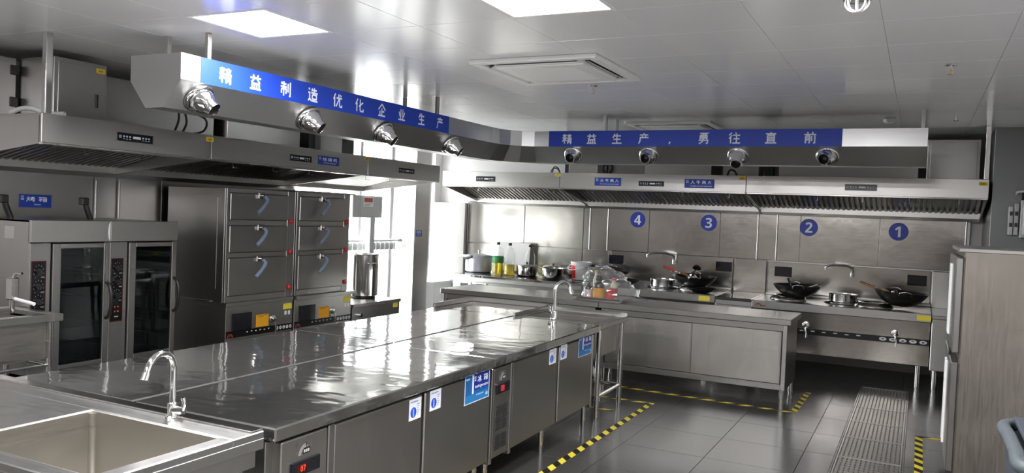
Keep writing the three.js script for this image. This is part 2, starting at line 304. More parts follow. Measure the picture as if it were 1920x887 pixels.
function windowFrame(n, z0, z1, mull, trans) {
  const f = g().box(-6.66, -6.58, 0.08, 2.62, z0, z0 + 0.05).box(-6.66, -6.58, 0.08, 2.62, z1 - 0.05, z1).box(-6.66, -6.58, 0.08, 0.14, z0, z1).box(-6.66, -6.58, 2.56, 2.62, z0, z1);
  for (const m of mull) f.box(-6.65, -6.59, 0.08, 2.62, m - 0.03, m + 0.03);
  for (const t of trans) f.box(-6.65, -6.59, t - 0.03, t + 0.03, z0, z1);
  const w = structure(f, 'window_' + n, flat('frameAlu' + n, [0.45, 0.44, 0.44], 0.4, 0.3));
  const ys = [0.14, ...trans, 2.56], es = [z0 + 0.05, ...mull.slice().sort((a, b) => a - b), z1 - 0.05];
  for (let i = 0; i + 1 < es.length; i++) for (let j = 0; j + 1 < ys.length; j++) g().box(-6.625, -6.619, ys[j], ys[j + 1], es[i], es[i + 1], 0.0005).to('pane', 'glass', w);
}
windowFrame(1, W1[0], W1[1], [-8.65, -8.0], [2.08]);
windowFrame(2, W2[0], W2[1], [], [2.08]);
// stainless cladding of the walls behind the cooking lines
const clad = (n, x0, x1, y0, y1) => { const m = g().box(x0 + 0.003, x1 - 0.003, y0, y1, -10.43, -10.4, 0.003).to('splash_panel', 'splash', backClad); return m; };
const backClad = structure(g().box(-5.96, 0.5, 0.4, 1.82, -10.5, -10.43), 'cladding_back', 'steelV');
for (const [a, b] of [[-5.94, -5.03], [-5.03, -4.13], [-4.13, -4.03], [-4.03, -3.78], [-3.78, -3.2], [-3.2, -2.27], [-2.27, -1.8], [-1.8, -1.57], [-1.57, -1.3], [-1.3, -0.42], [-0.42, 0.46]]) clad('u', a, b, 1.215, 1.815);
for (const [a, b] of [[-5.94, -5.03], [-5.03, -4.13], [-4.13, -3.75], [0.15, 0.46]]) clad('l', a, b, 0.45, 1.205);
for (const x of [-5.95, -4.03, -3.77, -1.8, -1.57, 0.46]) g().cyl([x, 1.215, -10.392], [x, 1.8, -10.392], 0.009, 10).to('trim_strip', 'steelV', backClad);
const leftClad = structure(g().box(-6.5, -6.47, 0.1, 1.95, -7.25, -2.9), 'cladding_left', 'steelV');
for (const [a, b] of [[-4.7, -2.9], [-4.93, -4.7], [-5.4, -4.93], [-6.3, -5.4], [-7.25, -6.3]]) g().box(-6.47, -6.455, 0.1, 1.95, a + 0.002 < b ? a + 0.002 : a, b - 0.002, 0.002).to('cladding_panel', 'steelV', leftClad);
for (const z of [-4.7, -4.93]) g().cyl([-6.44, 1.45, z], [-6.44, 1.8, z], 0.012, 10).to('trim_strip', 'steelV', leftClad);

// ---------- ceiling fittings ----------
for (const [i, [x, z]] of LIGHT_CELLS.entries()) {
  const where = ['ceiling above the long blue banner on the left', 'ceiling in front of the air conditioner', 'ceiling cut off by the top photo edge'][i] ?? 'ceiling behind the camera, unseen and added';
  const t = thing('ceiling_light', `square LED panel light in the ${where}`, 'ceiling light', [x + 0.3, CEIL, z + 0.3], i > 2 ? { group: 'added panel lights behind the camera' } : {});
  g().box(-0.298, -0.272, -0.002, 0.012, -0.298, 0.298).box(0.272, 0.298, -0.002, 0.012, -0.298, 0.298).box(-0.272, 0.272, -0.002, 0.012, -0.298, -0.272).box(-0.272, 0.272, -0.002, 0.012, 0.272, 0.298).to('frame', 'lensFrame', t);
  g().box(-0.272, 0.272, 0.002, 0.01, -0.272, 0.272, 0.001).to('diffuser', M.panelGlow, t);
  const l = new THREE.RectAreaLight(0xfdfcff, LAMP_POWER, 0.54, 0.54); l.position.set(x + 0.3, CEIL - 0.006, z + 0.3); l.rotation.x = -Math.PI / 2; scene.add(l);
}
function cassette(x, z, label) {
  const t = thing('air_conditioner', label, 'air conditioner', [x, CEIL, z]), w = 0.47, b = g();
  const ring = (i, o, y0, y1) => b.box(-o, o, y0, y1, -o, -i, 0.006).box(-o, o, y0, y1, i, o, 0.006).box(-o, -i, y0, y1, -i, i, 0.006).box(i, o, y0, y1, -i, i, 0.006);
  ring(0.4, w, -0.03, 0); b.to('outer_frame', 'whitePlastic', t);
  g().box(-0.4, 0.4, -0.01, -0.001, -0.4, 0.4).to('air_slot', 'black', t);
  g().box(-0.335, 0.335, -0.042, -0.008, -0.335, 0.335, 0.006).to('centre_panel', 'whitePlastic', t);
  const gr = g(); for (let i = 0; i < 22; i++) gr.box(-0.24, 0.24, -0.046, -0.042, -0.23 + i * 0.0215, -0.23 + i * 0.0215 + 0.013, 0.0008); gr.to('intake_grille', 'whitePlastic', t);
  for (const [rx, rz, ry] of [[0, 0.368, 0], [0, -0.368, 0], [0.368, 0, 1], [-0.368, 0, 1]]) g().tilted(rx, -0.026, rz, ry ? 0.05 : 0.6, 0.005, ry ? 0.6 : 0.05, ry ? 0 : Math.sign(rz) * 0.5, 0, ry ? -Math.sign(rx) * 0.5 : 0, 0.001).to('air_flap', 'white', t);
}
cassette(-2.38, -5.36, 'square white ceiling air conditioner cassette in the middle of the ceiling');
cassette(-2.47, -8.95, 'white ceiling air conditioner cassette peeking over the right-hand blue banner');
function sprinkler(x, z, label) {
  const t = thing('fire_sprinkler', label, 'sprinkler', [x, CEIL, z]);
  g().lathe([[0, 0], [0.036, -0.001], [0.034, -0.008], [0.018, -0.012], [0, -0.012]], [0, 0, 0], 24).to('escutcheon', 'chrome', t);
  g().cyl([0, -0.01, 0], [0, -0.03, 0], 0.011, 14).to('body', 'chrome', t);
  for (const s of [-1, 1]) g().tube([[s * 0.01, -0.028, 0], [s * 0.016, -0.042, 0], [s * 0.004, -0.06, 0]], 0.003, 10, 6).to('frame_arm', 'chrome', t);
  g().cyl([0, -0.03, 0], [0, -0.056, 0], 0.003, 8).to('glass_bulb', 'amber', t);
  g().lathe([[0, 0], [0.016, -0.002], [0.015, -0.004], [0, -0.004]], [0, -0.06, 0], 16).to('deflector', 'chrome', t);
}
sprinkler(0.12, -5.81, 'chrome fire sprinkler head hanging from the right side of the ceiling');
sprinkler(-2.39, -6.1, 'small fire sprinkler head hanging below the middle air conditioner');
{
  const t = thing('smoke_detector', 'round white smoke detector on the ceiling above the bare end of the right duct', 'smoke detector', [-0.31, CEIL, -8.45]);
  g().lathe([[0, 0], [0.05, 0], [0.05, -0.015], [0, -0.015]], [0, 0, 0], 28).to('base', 'white', t);
  g().lathe([[0, -0.015], [0.056, -0.015], [0.054, -0.04], [0.03, -0.052], [0, -0.052]], [0, 0, 0], 28).to('housing', 'white', t);
  const d = thing('dome_light', 'small ribbed white glass dome on the ceiling at the top edge of the photo', 'dome fitting', [-0.31, CEIL, -4.05]);
  g().lathe([[0, 0], [0.065, 0], [0.06, -0.01], [0, -0.01]], [0, 0, 0], 28).to('base_ring', 'chrome', d);
  g().lathe([[0.05, -0.01], [0.047, -0.03], [0.03, -0.05], [0, -0.056]], [0, 0, 0], 28).to('glass_dome', 'clear', d);
  for (let k = 0; k < 8; k++) { const a = k * Math.PI / 4, c = Math.cos(a), s = Math.sin(a); g().tube([[0.052 * c, -0.01, 0.052 * s], [0.049 * c, -0.031, 0.049 * s], [0.031 * c, -0.052, 0.031 * s], [0.004 * c, -0.059, 0.004 * s]], 0.004, 14, 6).to('rib', 'white', d); }
  const p = thing('ceiling_pendant_rod', 'short pipe stub with a clip below the ceiling right of the bare duct end', 'pipe', [0.24, CEIL, -8.3]);
  g().cyl([0, 0, 0], [0, -0.07, 0], 0.008, 10).cyl([-0.02, -0.05, 0], [0.02, -0.05, 0], 0.006, 8).to('stub', 'polished', p);
}

// ---------- exhaust hoods ----------
function hood(label, len, D, pos, rot, o = {}) {
  const t = thing('exhaust_hood', label, 'exhaust hood', pos, { rot });
  const b = 1.995, tp = 2.185, rear = o.rear ?? 1.775;
  g().box(0.001, len - 0.001, b, tp, -0.025, 0, 0.003).to('front_panel', 'steel', t);
  g().box(0.01, len - 0.01, b - 0.012, b + 0.004, -0.075, -0.004, 0.002).to('drip_lip', 'polished', t);
  g().box(0.01, len - 0.01, tp - 0.015, tp, -D, -0.025).to('top_panel', 'steel', t);
  const side = [[-0.03, b - 0.008], [-0.03, tp - 0.015], [-D, tp - 0.015], [-D, rear]];
  g().prism(side, 0.002, 0.014).to('side_panel', 'steel', t); g().prism(side, len - 0.014, len - 0.002).to('side_panel', 'steel', t);
  g().box(0.014, len - 0.014, rear, tp - 0.02, -D, -D + 0.012).to('back_panel', 'steel', t);
  g().prism([[-D + 0.013, rear], [-D + 0.24, rear + 0.03], [-D + 0.24, rear + 0.09], [-D + 0.225, rear + 0.09], [-D + 0.225, rear + 0.045], [-D + 0.013, rear + 0.015]], 0.015, len - 0.015).to('grease_trough', 'steel', t);
  const za = -0.1, ya = 2.12, zb = -D + 0.235, yb = rear + 0.085, L = Math.hypot(zb - za, yb - ya), rx = Math.atan2(ya - yb, za - zb);
  const f = t; g().tilted(len / 2, (ya + yb) / 2 + 0.035, (za + zb) / 2, len - 0.04, 0.004, L, -rx).to('filter_backing', 'steel', t);
  const n = Math.round((len - 0.04) / 0.056), slat = g().tilted(0, 0, 0, 0.031, 0.014, L - 0.01, -rx, 0, 0, 0.003).geo();
  for (let i = 0; i < n; i++) piece(slat, 'filter_slat', M.steel, f, [0.02 + (i + 0.5) * (len - 0.04) / n, (ya + yb) / 2, (za + zb) / 2]);
  for (let i = 0, k = Math.round(len / 0.5); i < k; i++) { const x = (i + 0.5) * len / k, zz = za + (zb - za) * 0.45, yy = ya + (yb - ya) * 0.45 - 0.01; g().box(x - 0.004, x + 0.004, yy - 0.045, yy, zz - 0.003, zz + 0.003, 0.001).box(x - 0.004, x + 0.004, yy - 0.05, yy - 0.042, zz - 0.003, zz + 0.05, 0.001).to('filter_handle', 'polished', t); }
  for (const [x, w, y, h] of o.controls ?? []) { plate('control_panel', CONTROL, t, [x, y, 0.0005], w, h, { t: 0.004, label: 'black control strip with round buttons' }); }
  for (const [x, y] of o.tags ?? []) plate('number_tag', TAG, t, [x, y, 0.0005], 0.075, 0.036, { t: 0.0015, label: 'yellow number tag' });
  for (const [x, w, y, h, text, en] of o.signs ?? []) plate('sign_plate', signMat(text, en), t, [x, y, 0.0005], w, h, { t: 0.003, label: `blue sign plate reading ${text}` });
  return t;
}
const LROT = Math.PI / 2;                                     // things on the left wall face +x
hood('stainless exhaust hood at the near left end, over the ovens, with slanted baffle filters', 1.405, 1.34, [-5.1, 0, -3.325], LROT, { controls: [[0.7, 0.3, 2.09, 0.062]], tags: [[1.39, 2.15]], rear: 1.83 });
hood('stainless exhaust hood over the two steam cabinets, with a blue sign on its front', 2.06, 1.34, [-5.1, 0, -4.733], LROT, { controls: [[1.05, 0.29, 2.083, 0.058]], signs: [[1.44, 0.31, 2.09, 0.082, '抽烟机', 'Smoke exhaust']], tags: [[2.04, 2.155]], rear: 1.83 });
hood('stainless exhaust hood over the stock pots, nearest the windows', 1.4, 1.34, [-5.1, 0, -6.797], LROT, { controls: [[0.7, 0.3, 2.08, 0.055]], rear: 1.83 });
hood('stainless exhaust hood on the back wall at the window end, brightly lit baffle filters', 1.685, 1.18, [-5.68, 0, -9.2], 0, { controls: [[0.65, 0.28, 2.09, 0.066]], tags: [[1.66, 2.155]] });
hood('stainless exhaust hood on the back wall above burners 4 and 3, with two blue signs', 2.245, 1.18, [-3.992, 0, -9.2], 0, { controls: [[1.165, 0.305, 2.073, 0.06]], signs: [[0.627, 0.335, 2.085, 0.098, '火不离人', 'Fire must not leave people'], [1.727, 0.34, 2.085, 0.102, '人不离火', 'People do not leave fire']], tags: [[2.2, 2.155]] });
hood('stainless exhaust hood on the back wall above burners 2 and 1, at the right end', 2.325, 1.18, [-1.744, 0, -9.2], 0, { controls: [[1.17, 0.31, 2.08, 0.066]], tags: [[2.275, 2.14]] });
function angleHanger(x, z, label, rot, y0 = 2.186) {
  const t = thing('hanger_angle', label, 'hanger', [x, y0, z], { rot });
  g().box(-0.02, 0.02, 0, CEIL - y0 - 0.003, -0.004, 0).to('front_flange', 'polished', t);
  g().box(0.016, 0.02, 0, CEIL - y0 - 0.003, -0.045, -0.004).to('side_flange', 'steelV', t);
}
angleHanger(-5.12, -3.345, 'upright steel angle from ceiling to the near corner of the left hood', 0);
angleHanger(0.555, -9.21, 'upright steel angle from ceiling to the right corner of the back hood', 0);
// ---------- supply air duct: one run along both cooking lines ----------
{
  const t = thing('supply_air_duct', 'stainless air duct hung from the ceiling with two blue banners and round jet nozzles', 'air duct', [-4, 2.217, -3.46]);
  const O = [-4, 2.217, -3.46], yT = 2.542 - O[1], yM = 2.383 - O[1], yB = 0;
  // section: offset outwards from the front line, height
  const sec = [[0, yT], [0, yM], [0.14, yB], [0.3, yB], [0.44, yM], [0.44, yT]];
  const path = [[-4, -3.46], [-4, -7.42], [-3.985, -7.56], [-3.93, -7.7], [-3.84, -7.79], [-3.72, -7.85], [0.02, -7.85]];
  const norm = path.map((p, i) => {
    const d = (a, b) => { const v = [b[0] - a[0], b[1] - a[1]], l = Math.hypot(...v); return [v[0] / l, v[1] / l]; };
    const a = i ? d(path[i - 1], p) : d(p, path[1]), b = i < path.length - 1 ? d(p, path[i + 1]) : a;
    const na = [a[1], -a[0]], nb = [b[1], -b[0]], s = [na[0] + nb[0], na[1] + nb[1]], k = 2 / (s[0] ** 2 + s[1] ** 2); return [s[0] * k, s[1] * k];
  });
  const pt = (i, [o, y]) => [path[i][0] + norm[i][0] * o - O[0], y, path[i][1] + norm[i][1] * o - O[2]];
  const strip = (i0, i1) => { const q = []; for (let i = i0; i < i1; i++) for (let k = 0; k < 6; k++) { const a = sec[k], b = sec[(k + 1) % 6]; q.push([pt(i, a), pt(i, b), pt(i + 1, b), pt(i + 1, a)]); } return q; };
  const cap = (i, rev) => { const p = sec.map((s) => pt(i, s)); const q = [[p[0], p[1], p[4], p[5]], [p[1], p[2], p[3], p[4]]]; return rev ? q.map((r) => r.slice().reverse()) : q; };
  g().quads([...strip(0, 1), ...cap(0)]).to('left_run', 'duct', t);
  for (let i = 1; i < 5; i++) g().quads(strip(i, i + 1)).to('bend_segment', 'duct', t);
  g().quads([...strip(5, 6), ...cap(6, true)]).to('back_run', 'duct', t);
  const T1 = '精益制造优化企业生产', T2 = '精益生产，勇往直前';
  // lettering centres measured along each banner
  const zsL = [], L1 = 2.94, L2 = 2.885;
  const b1 = bannerMat(T1, 2000, 108, [0.066, 0.157, 0.255, 0.352, 0.448, 0.54, 0.642, 0.74, 0.845, 0.95].map((v) => v * 0.995), 74, 74, 17);
  const b2 = bannerMat(T2, 2000, 114, [0.066, 0.162, 0.257, 0.355, 0.445, 0.562, 0.664, 0.78, 0.9].map((v) => v + 0.005), 78, 78, 18);
  plate('blue_banner', b1, t, [0.0005, 2.4625 - O[1], -0.15 - L1 / 2], L1, 0.159, { ry: Math.PI / 2, t: 0.002, label: 'long blue banner reading 精益制造优化企业生产' });
  plate('blue_banner', b2, t, [-3.55 + L2 / 2 - O[0], 2.4625 - O[1], -7.8495 - O[2]], L2, 0.163, { t: 0.002, label: 'long blue banner reading 精益生产，勇往直前' });
  function nozzle(x, y, z, rot, aim) {
    const m = new THREE.Group(); m.name = 'jet_nozzle'; m.position.set(x - O[0], y - O[1], z - O[2]); t.add(m);
    const base = new THREE.Matrix4().makeRotationY(rot).multiply(new THREE.Matrix4().makeRotationX(Math.PI / 2 + 0.75));
    const dir = new THREE.Matrix4().makeRotationY(rot + aim[1]).multiply(new THREE.Matrix4().makeRotationX(Math.PI / 2 + aim[0]));
    g().lathe([[0.07, 0], [0.1, 0.002], [0.103, 0.01], [0.094, 0.02], [0.08, 0.024], [0.078, 0.008], [0.07, 0]], [0, 0, 0], 40, base).to('socket_ring', 'chrome', m);
    g().lathe([[0.06, -0.015], [0.079, 0.0], [0.084, 0.025], [0.078, 0.055], [0.062, 0.085], [0.05, 0.105], [0.05, 0.132], [0.046, 0.134], [0.044, 0.105]], [0, 0, 0], 40, dir).to('ball_nozzle', 'chrome', m);
    g().lathe([[0, 0.06], [0.046, 0.06], [0.045, 0.128], [0.043, 0.128], [0.042, 0.064], [0, 0.064]], [0, 0, 0], 32, dir).to('nozzle_mouth', 'black', m);
  }
  for (const [z, a] of [[-3.66, 0.3], [-4.67, 0.3], [-5.6, 0.25], [-6.69, 0.2]]) nozzle(-4.065, 2.3, z, Math.PI / 2, [0.62, a]);
  for (const [x, a] of [[-3.29, 0.05], [-2.47, -0.05], [-1.59, 0]]) nozzle(x, 2.302, -7.92, 0, [a === 0 ? 0.75 : 0.35, a]);
  nozzle(-0.79, 2.302, -7.92, 0, [0.3, -0.15]);
  for (const [x, z] of [[-4.04, -3.7], [-4.4, -3.7], [-4.04, -6.4], [-4.4, -6.4], [-2.94, -7.9], [-2.94, -8.25], [-0.02, -7.9], [-0.02, -8.25]])
    g().box(x - O[0] - 0.015, x - O[0] + 0.015, yT - 0.05, CEIL - O[1] - 0.002, z - O[2] - 0.015, z - O[2] + 0.015).to('hanger_rod', 'steelV', t);
}
// ---------- boxes, ducts and cables on top of the hoods ----------
function upperBox(name, label, cat, pos, rot, w, y1, d, mat, o = {}) {
  const t = thing(name, label, cat, pos, { rot }), y0 = 2.187 - pos[1];
  g().box(0, w, y0, y1 - pos[1], -d, 0, 0.004).to('body', mat, t);
  if (o.door) { g().box(0.03, w - 0.03, y0 + 0.03, y1 - pos[1] - 0.03, 0, 0.008, 0.002).to('door', mat, t); if (o.latch) g().box(w - 0.1, w - 0.08, y0 + 0.13, y0 + 0.23, 0.008, 0.022, 0.004).to('latch', 'black', t); }
  if (o.hinges) for (const y of [0.1, 0.33]) g().box(w - 0.05, w + 0.01, y0 + y, y0 + y + 0.07, -0.01, 0.016, 0.004).to('hinge', 'black', t);
  if (o.tag) plate('number_tag', TAG, t, [w - 0.06, y1 - pos[1] - 0.05, 0.009], 0.075, 0.036, { t: 0.0015, label: 'yellow number tag' });
  if (o.flange) g().box(-0.012, w + 0.012, y1 - pos[1] - 0.012, y1 - pos[1] + 0.012, -d - 0.01, 0.012, 0.003).to('flange', 'polished', t);
  return t;
}
const by = 2.187;
upperBox('purifier_cabinet', 'dark steel cabinet with black hinges above the left hood, at the left photo edge', 'cabinet', [-5.95, by, -3.34], LROT, 0.34, 2.64, 0.5, 'steelV', { door: 1, hinges: 1 });
upperBox('purifier_cabinet', 'dark steel cabinet with a flush black latch and yellow tag above the left hood', 'cabinet', [-5.55, by, -3.7], LROT, 0.42, 2.645, 0.4, 'steelV', { door: 1, latch: 1, tag: 1 });
upperBox('exhaust_plenum', 'dark steel exhaust box behind the near end of the supply duct', 'duct box', [-5.85, by, -4.2], LROT, 1.25, 2.62, 0.55, 'steelV', { flange: 0 });
upperBox('exhaust_plenum', 'stainless exhaust box seen in the gap between the left duct and hood', 'duct box', [-5.75, by, -5.52], LROT, 0.98, 2.55, 0.5, 'steelV', { flange: 1 });
upperBox('wiring_box', 'pale grey wiring box above the left hood beside the stainless exhaust box', 'wiring box', [-6.1, by, -7.24], LROT, 0.38, 2.6, 0.3, 'grayBox', { door: 1 });
upperBox('riser_duct', 'narrow black riser duct left of the pale wiring box above the left hood', 'duct', [-6.15, by, -7.1], LROT, 0.1, 2.68, 0.14, 'black');
upperBox('riser_duct', 'wide black riser duct right of the pale wiring box above the left hood', 'duct', [-6.15, by, -7.66], LROT, 0.25, 2.68, 0.14, 'black');
upperBox('riser_duct', 'slim dark conduit trunk on the back hood near its left end', 'duct', [-4.25, by, -9.95], 0, 0.09, 2.66, 0.1, 'black');
upperBox('exhaust_plenum', 'stainless exhaust box on the back hood beside the black conduit trunk', 'duct box', [-4.13, by, -9.8], 0, 0.4, 2.6, 0.55, 'steelV', { flange: 1 });
upperBox('exhaust_plenum', 'low stainless exhaust box on the back hood above burner 4', 'duct box', [-3.1, by, -9.8], 0, 0.82, 2.55, 0.55, 'steel', { flange: 0 });
upperBox('exhaust_plenum', 'stainless exhaust box on the back hood above burner 3', 'duct box', [-2.15, by, -9.85], 0, 0.42, 2.58, 0.5, 'steelV');
upperBox('riser_duct', 'black riser duct between the stainless boxes on the back hood', 'duct', [-1.68, by, -9.85], 0, 0.11, 2.66, 0.12, 'black');
upperBox('exhaust_plenum', 'long stainless exhaust box on the back hood above burners 2 and 1', 'duct box', [-1.5, by, -9.85], 0, 1.45, 2.56, 0.5, 'steel', { flange: 0 });
upperBox('purifier_cabinet', 'square stainless cabinet on the back hood right of the supply duct end', 'cabinet', [0.03, by, -9.85], 0, 0.5, 2.64, 0.5, 'steelV', { door: 1 });
function cables(name, label, pos, list, r = 0.009) { const t = thing(name, label, 'cable', pos); for (const p of list) g().tube(p, r, 26, 7).to('cable', 'rubber', t); }
cables('cable_bundle', 'black cables looping out of the left hood top behind the hexagonal duct end', [-5.4, 2.19, -4.62], [[[0, 0, 0], [0.03, 0.12, -0.02], [0.02, 0.3, 0], [0, 0.45, 0]], [[0.02, 0, -0.06], [0.05, 0.1, -0.08], [0.02, 0.28, -0.04], [0, 0.45, -0.02]], [[0.04, 0, -0.1], [0.05, 0.05, -0.26], [0.03, 0.14, -0.3], [0.02, 0.22, -0.1], [0, 0.4, -0.05]]]);
cables('cable_bundle', 'black cables rising from the back hood beside a pale wall patch', [-3.55, 2.19, -9.6], [[[0, 0, 0], [-0.03, 0.08, 0], [0.01, 0.2, 0], [0, 0.42, -0.05]], [[0.05, 0, 0], [0.09, 0.08, 0], [0.06, 0.2, 0], [0.02, 0.42, -0.05]], [[0.02, 0, 0.02], [0.03, 0.1, 0.02], [0.03, 0.2, 0.02], [0.02, 0.42, -0.04]]], 0.014);
{ const t = thing('white_hose', 'short white hose lying on the left hood top at the photo edge', 'hose', [-5.3, 2.187, -3.55]); g().tube([[-0.3, 0.02, 0.12], [-0.2, 0.05, 0.1], [-0.1, 0.045, 0.08], [-0.03, 0.02, 0.05], [0.1, 0.018, 0.0]], 0.017, 30, 8).to('hose_tube', 'white', t); }
cables('cable_bundle', 'small loop of black cable on the back hood near its left end', [-4.15, 2.195, -9.4], [[[-0.06, 0, 0], [-0.03, 0.05, 0], [0.03, 0.05, 0], [0.07, 0, 0]], [[-0.02, 0, 0.03], [0.0, 0.07, 0.03], [0.05, 0.06, 0.03], [0.08, 0, 0.02]]], 0.007);
cables('cable_bundle', 'curled black cable end on the back hood left of the right sign', [-1.95, 2.195, -9.4], [[[-0.05, 0, 0], [-0.02, 0.06, 0], [0.03, 0.05, 0], [0.06, 0, 0]]], 0.012);

// ---------- left cooking line ----------
function arcHandle(b, x, y0, y1, z0, depth, r) { const m = (y0 + y1) / 2; return b.tube([[x, y0, z0], [x, y0 + 0.02, z0 + depth * 0.6], [x, m - 0.06, z0 + depth], [x, m + 0.06, z0 + depth], [x, y1 - 0.02, z0 + depth * 0.6], [x, y1, z0]], r, 30, 10); }
const OVENCTL = canvasMat(128, 400, (c) => {
  c.fillStyle = '#0d0c0d'; c.fillRect(0, 0, 128, 400); c.strokeStyle = '#6a2230'; c.lineWidth = 3; c.strokeRect(3, 3, 122, 394); c.fillStyle = '#8d9096';
  for (const y of [64, 150, 236]) { for (let a = 0; a < 9; a++) { const k = 2.4 + a * 0.57; c.fillRect(62 + Math.cos(k) * 42, y + Math.sin(k) * 42, 5, 5); } c.fillRect(84, y + 28, 32, 4); }
  c.fillStyle = '#b33a3a'; for (const y of [300, 330]) { c.fillRect(40, y, 16, 9); c.fillRect(72, y, 16, 9); } c.fillStyle = '#999'; c.fillRect(44, 364, 40, 6);
}, 0.25);
function oven(z, label, film) {
  const t = thing('convection_oven', label, 'oven', [-5.62, 0, z], { rot: LROT }), w = 0.632;
  g().box(0, 0.012, 0.12, 1.47, -0.8, -0.01).box(w - 0.012, w, 0.12, 1.47, -0.8, -0.01).box(0, w, 1.455, 1.47, -0.8, -0.01).box(0, w, 0.12, 0.36, -0.8, -0.01).box(0.012, w - 0.012, 0.36, 1.455, -0.8, -0.788).box(0.118, 0.13, 0.36, 1.455, -0.788, -0.02).to('carcass', 'steelV', t);
  g().box(0, w, 1.312, 1.473, -0.02, 0.012, 0.003).to('header_panel', 'steel', t);
  g().box(0.001, 0.155, 0.36, 1.308, -0.02, 0.004, 0.003).to('control_column', 'steelV', t);
  g().box(0.001, w - 0.001, 0.12, 0.358, -0.02, 0.004, 0.003).to('base_panel', 'steelV', t);
  const p = plate('control_panel', OVENCTL, t, [0.066, 0.93, 0.0045], 0.108, 0.5, { t: 0.004 });
  for (const y of [1.1, 0.9925, 0.885]) { const k = g().cyl([-0.003, y - 0.93, 0.002], [-0.003, y - 0.93, 0.024], 0.02, 18).box(-0.007, 0.001, y - 0.945, y - 0.915, 0.022, 0.03).to('knob', 'black', p); }
  const x0 = 0.162, x1 = 0.585, y0 = 0.375, y1 = 1.302, d = new THREE.Group(); d.name = 'door'; t.add(d);
  g().box(x0, x0 + 0.062, y0, y1, -0.012, 0.022, 0.003).box(x1 - 0.012, x1, y0, y1, -0.012, 0.022, 0.003).box(x0 + 0.062, x1 - 0.012, y1 - 0.035, y1, -0.012, 0.022, 0.003).box(x0 + 0.062, x1 - 0.012, y0, y0 + 0.03, -0.012, 0.022, 0.003).to('door_frame', 'steelV', d);
  g().box(x0 + 0.062, x1 - 0.012, y0 + 0.03, y1 - 0.035, 0.004, 0.01, 0.0005).to('door_glass', 'ovenGlass', d);
  arcHandle(g(), 0.6, 0.72, 1.0, 0.02, 0.055, 0.013).to('door_handle', 'black', d);
  g().box(0.588, w, 0.36, 1.308, -0.02, 0.006, 0.003).to('right_stile', 'steelV', t);
  for (const y of [0.5, 0.68, 0.86, 1.04, 1.18]) for (const x of [0.14, w - 0.03]) g().box(x, x + 0.018, y, y + 0.008, -0.76, -0.05).to('rack_rail', 'steel', t);
  const sh = g(); for (let i = 0; i < 14; i++) sh.cyl([0.14 + i * 0.034, 0.398, -0.75], [0.14 + i * 0.034, 0.398, -0.05], 0.004, 6); sh.cyl([0.14, 0.398, -0.08], [0.6, 0.398, -0.08], 0.005, 6).to('wire_shelf', 'polished', t);
  if (film) g().prism([[0, 0], [0.012, 0.02], [0.02, 0.07], [0.012, 0.13], [0.0, 0.15]], 0, 0.002, (u, v, w2) => [w - 0.004 - u, 1.316 + v, 0.012 + w2]).to('film_flap', 'whitePlastic', t, 'torn flap of white protective film');
  for (const [x, zz] of [[0.05, -0.06], [w - 0.05, -0.06], [0.05, -0.74], [w - 0.05, -0.74]]) g().cyl([x, 0, zz], [x, 0.12, zz], 0.022, 12).to('leg', 'polished', t);
  g().tube([[0.045, 1.47, -0.3], [0.035, 1.5, -0.3], [0.01, 1.56, -0.3], [-0.005, 1.61, -0.3]], 0.022, 20, 10).box(-0.045, 0.015, 1.585, 1.645, -0.33, -0.27, 0.008).to('flue_pipe', 'black', t);
  return t;
}
oven(-3.6, 'tall stainless convection oven with glass door, nearer of the two, behind the left sink', true);
oven(-4.236, 'tall stainless convection oven with glass door, farther of the two, next to the steam cabinet');
{
  const s = thing('oven_label', 'silver rating plate on the dark side of the near oven', 'label', [-5.8, 1.4, -3.6]);
  g().box(-0.11, 0, -0.07, 0.02, 0.0, 0.002).to('plate', 'polished', s);
  const w = thing('wall_sign', 'blue sign reading 烤箱 on the steel wall above the ovens', 'sign', [-6.452, 1.6, -4.17], { rot: LROT });
  plate('sign_plate', signMat('烤箱', 'Oven'), w, [0, 0, 0], 0.27, 0.105, { t: 0.004 });
}
const STRIP = canvasMat(900, 64, (c) => {
  c.fillStyle = '#0c0c0d'; c.fillRect(0, 0, 900, 64); c.strokeStyle = '#b5502e'; c.lineWidth = 7; c.beginPath(); c.arc(52, 62, 34, 3.1, 6.1); c.stroke(); c.strokeStyle = '#8d2a22'; c.beginPath(); c.arc(62, 66, 24, 3.1, 6.1); c.stroke();
  c.fillStyle = '#c8c8c8'; for (let i = 0; i < 6; i++) c.fillRect(260 + i * 58, 20 - (i % 2) * 3, 20, 11);
  for (let i = 0; i < 5; i++) { c.fillStyle = '#d9dadb'; c.beginPath(); c.arc(680 + i * 48, 32, 18, 0, 7); c.fill(); c.fillStyle = '#55585c'; c.fillRect(674 + i * 48, 23 + (i % 3) * 3, 12, 14 - (i % 2) * 5); }
}, 0.3);
const YELLOWNOTE = canvasMat(64, 56, (c) => { c.fillStyle = '#e2a21c'; c.fillRect(0, 0, 64, 56); c.fillStyle = '#9c6a10'; c.fillRect(4, 3, 56, 3); c.fillRect(6, 9, 30, 2); }, 0.6);
const WINDOWDARK = flat('inspection', [0.012, 0.012, 0.016], 0.12);
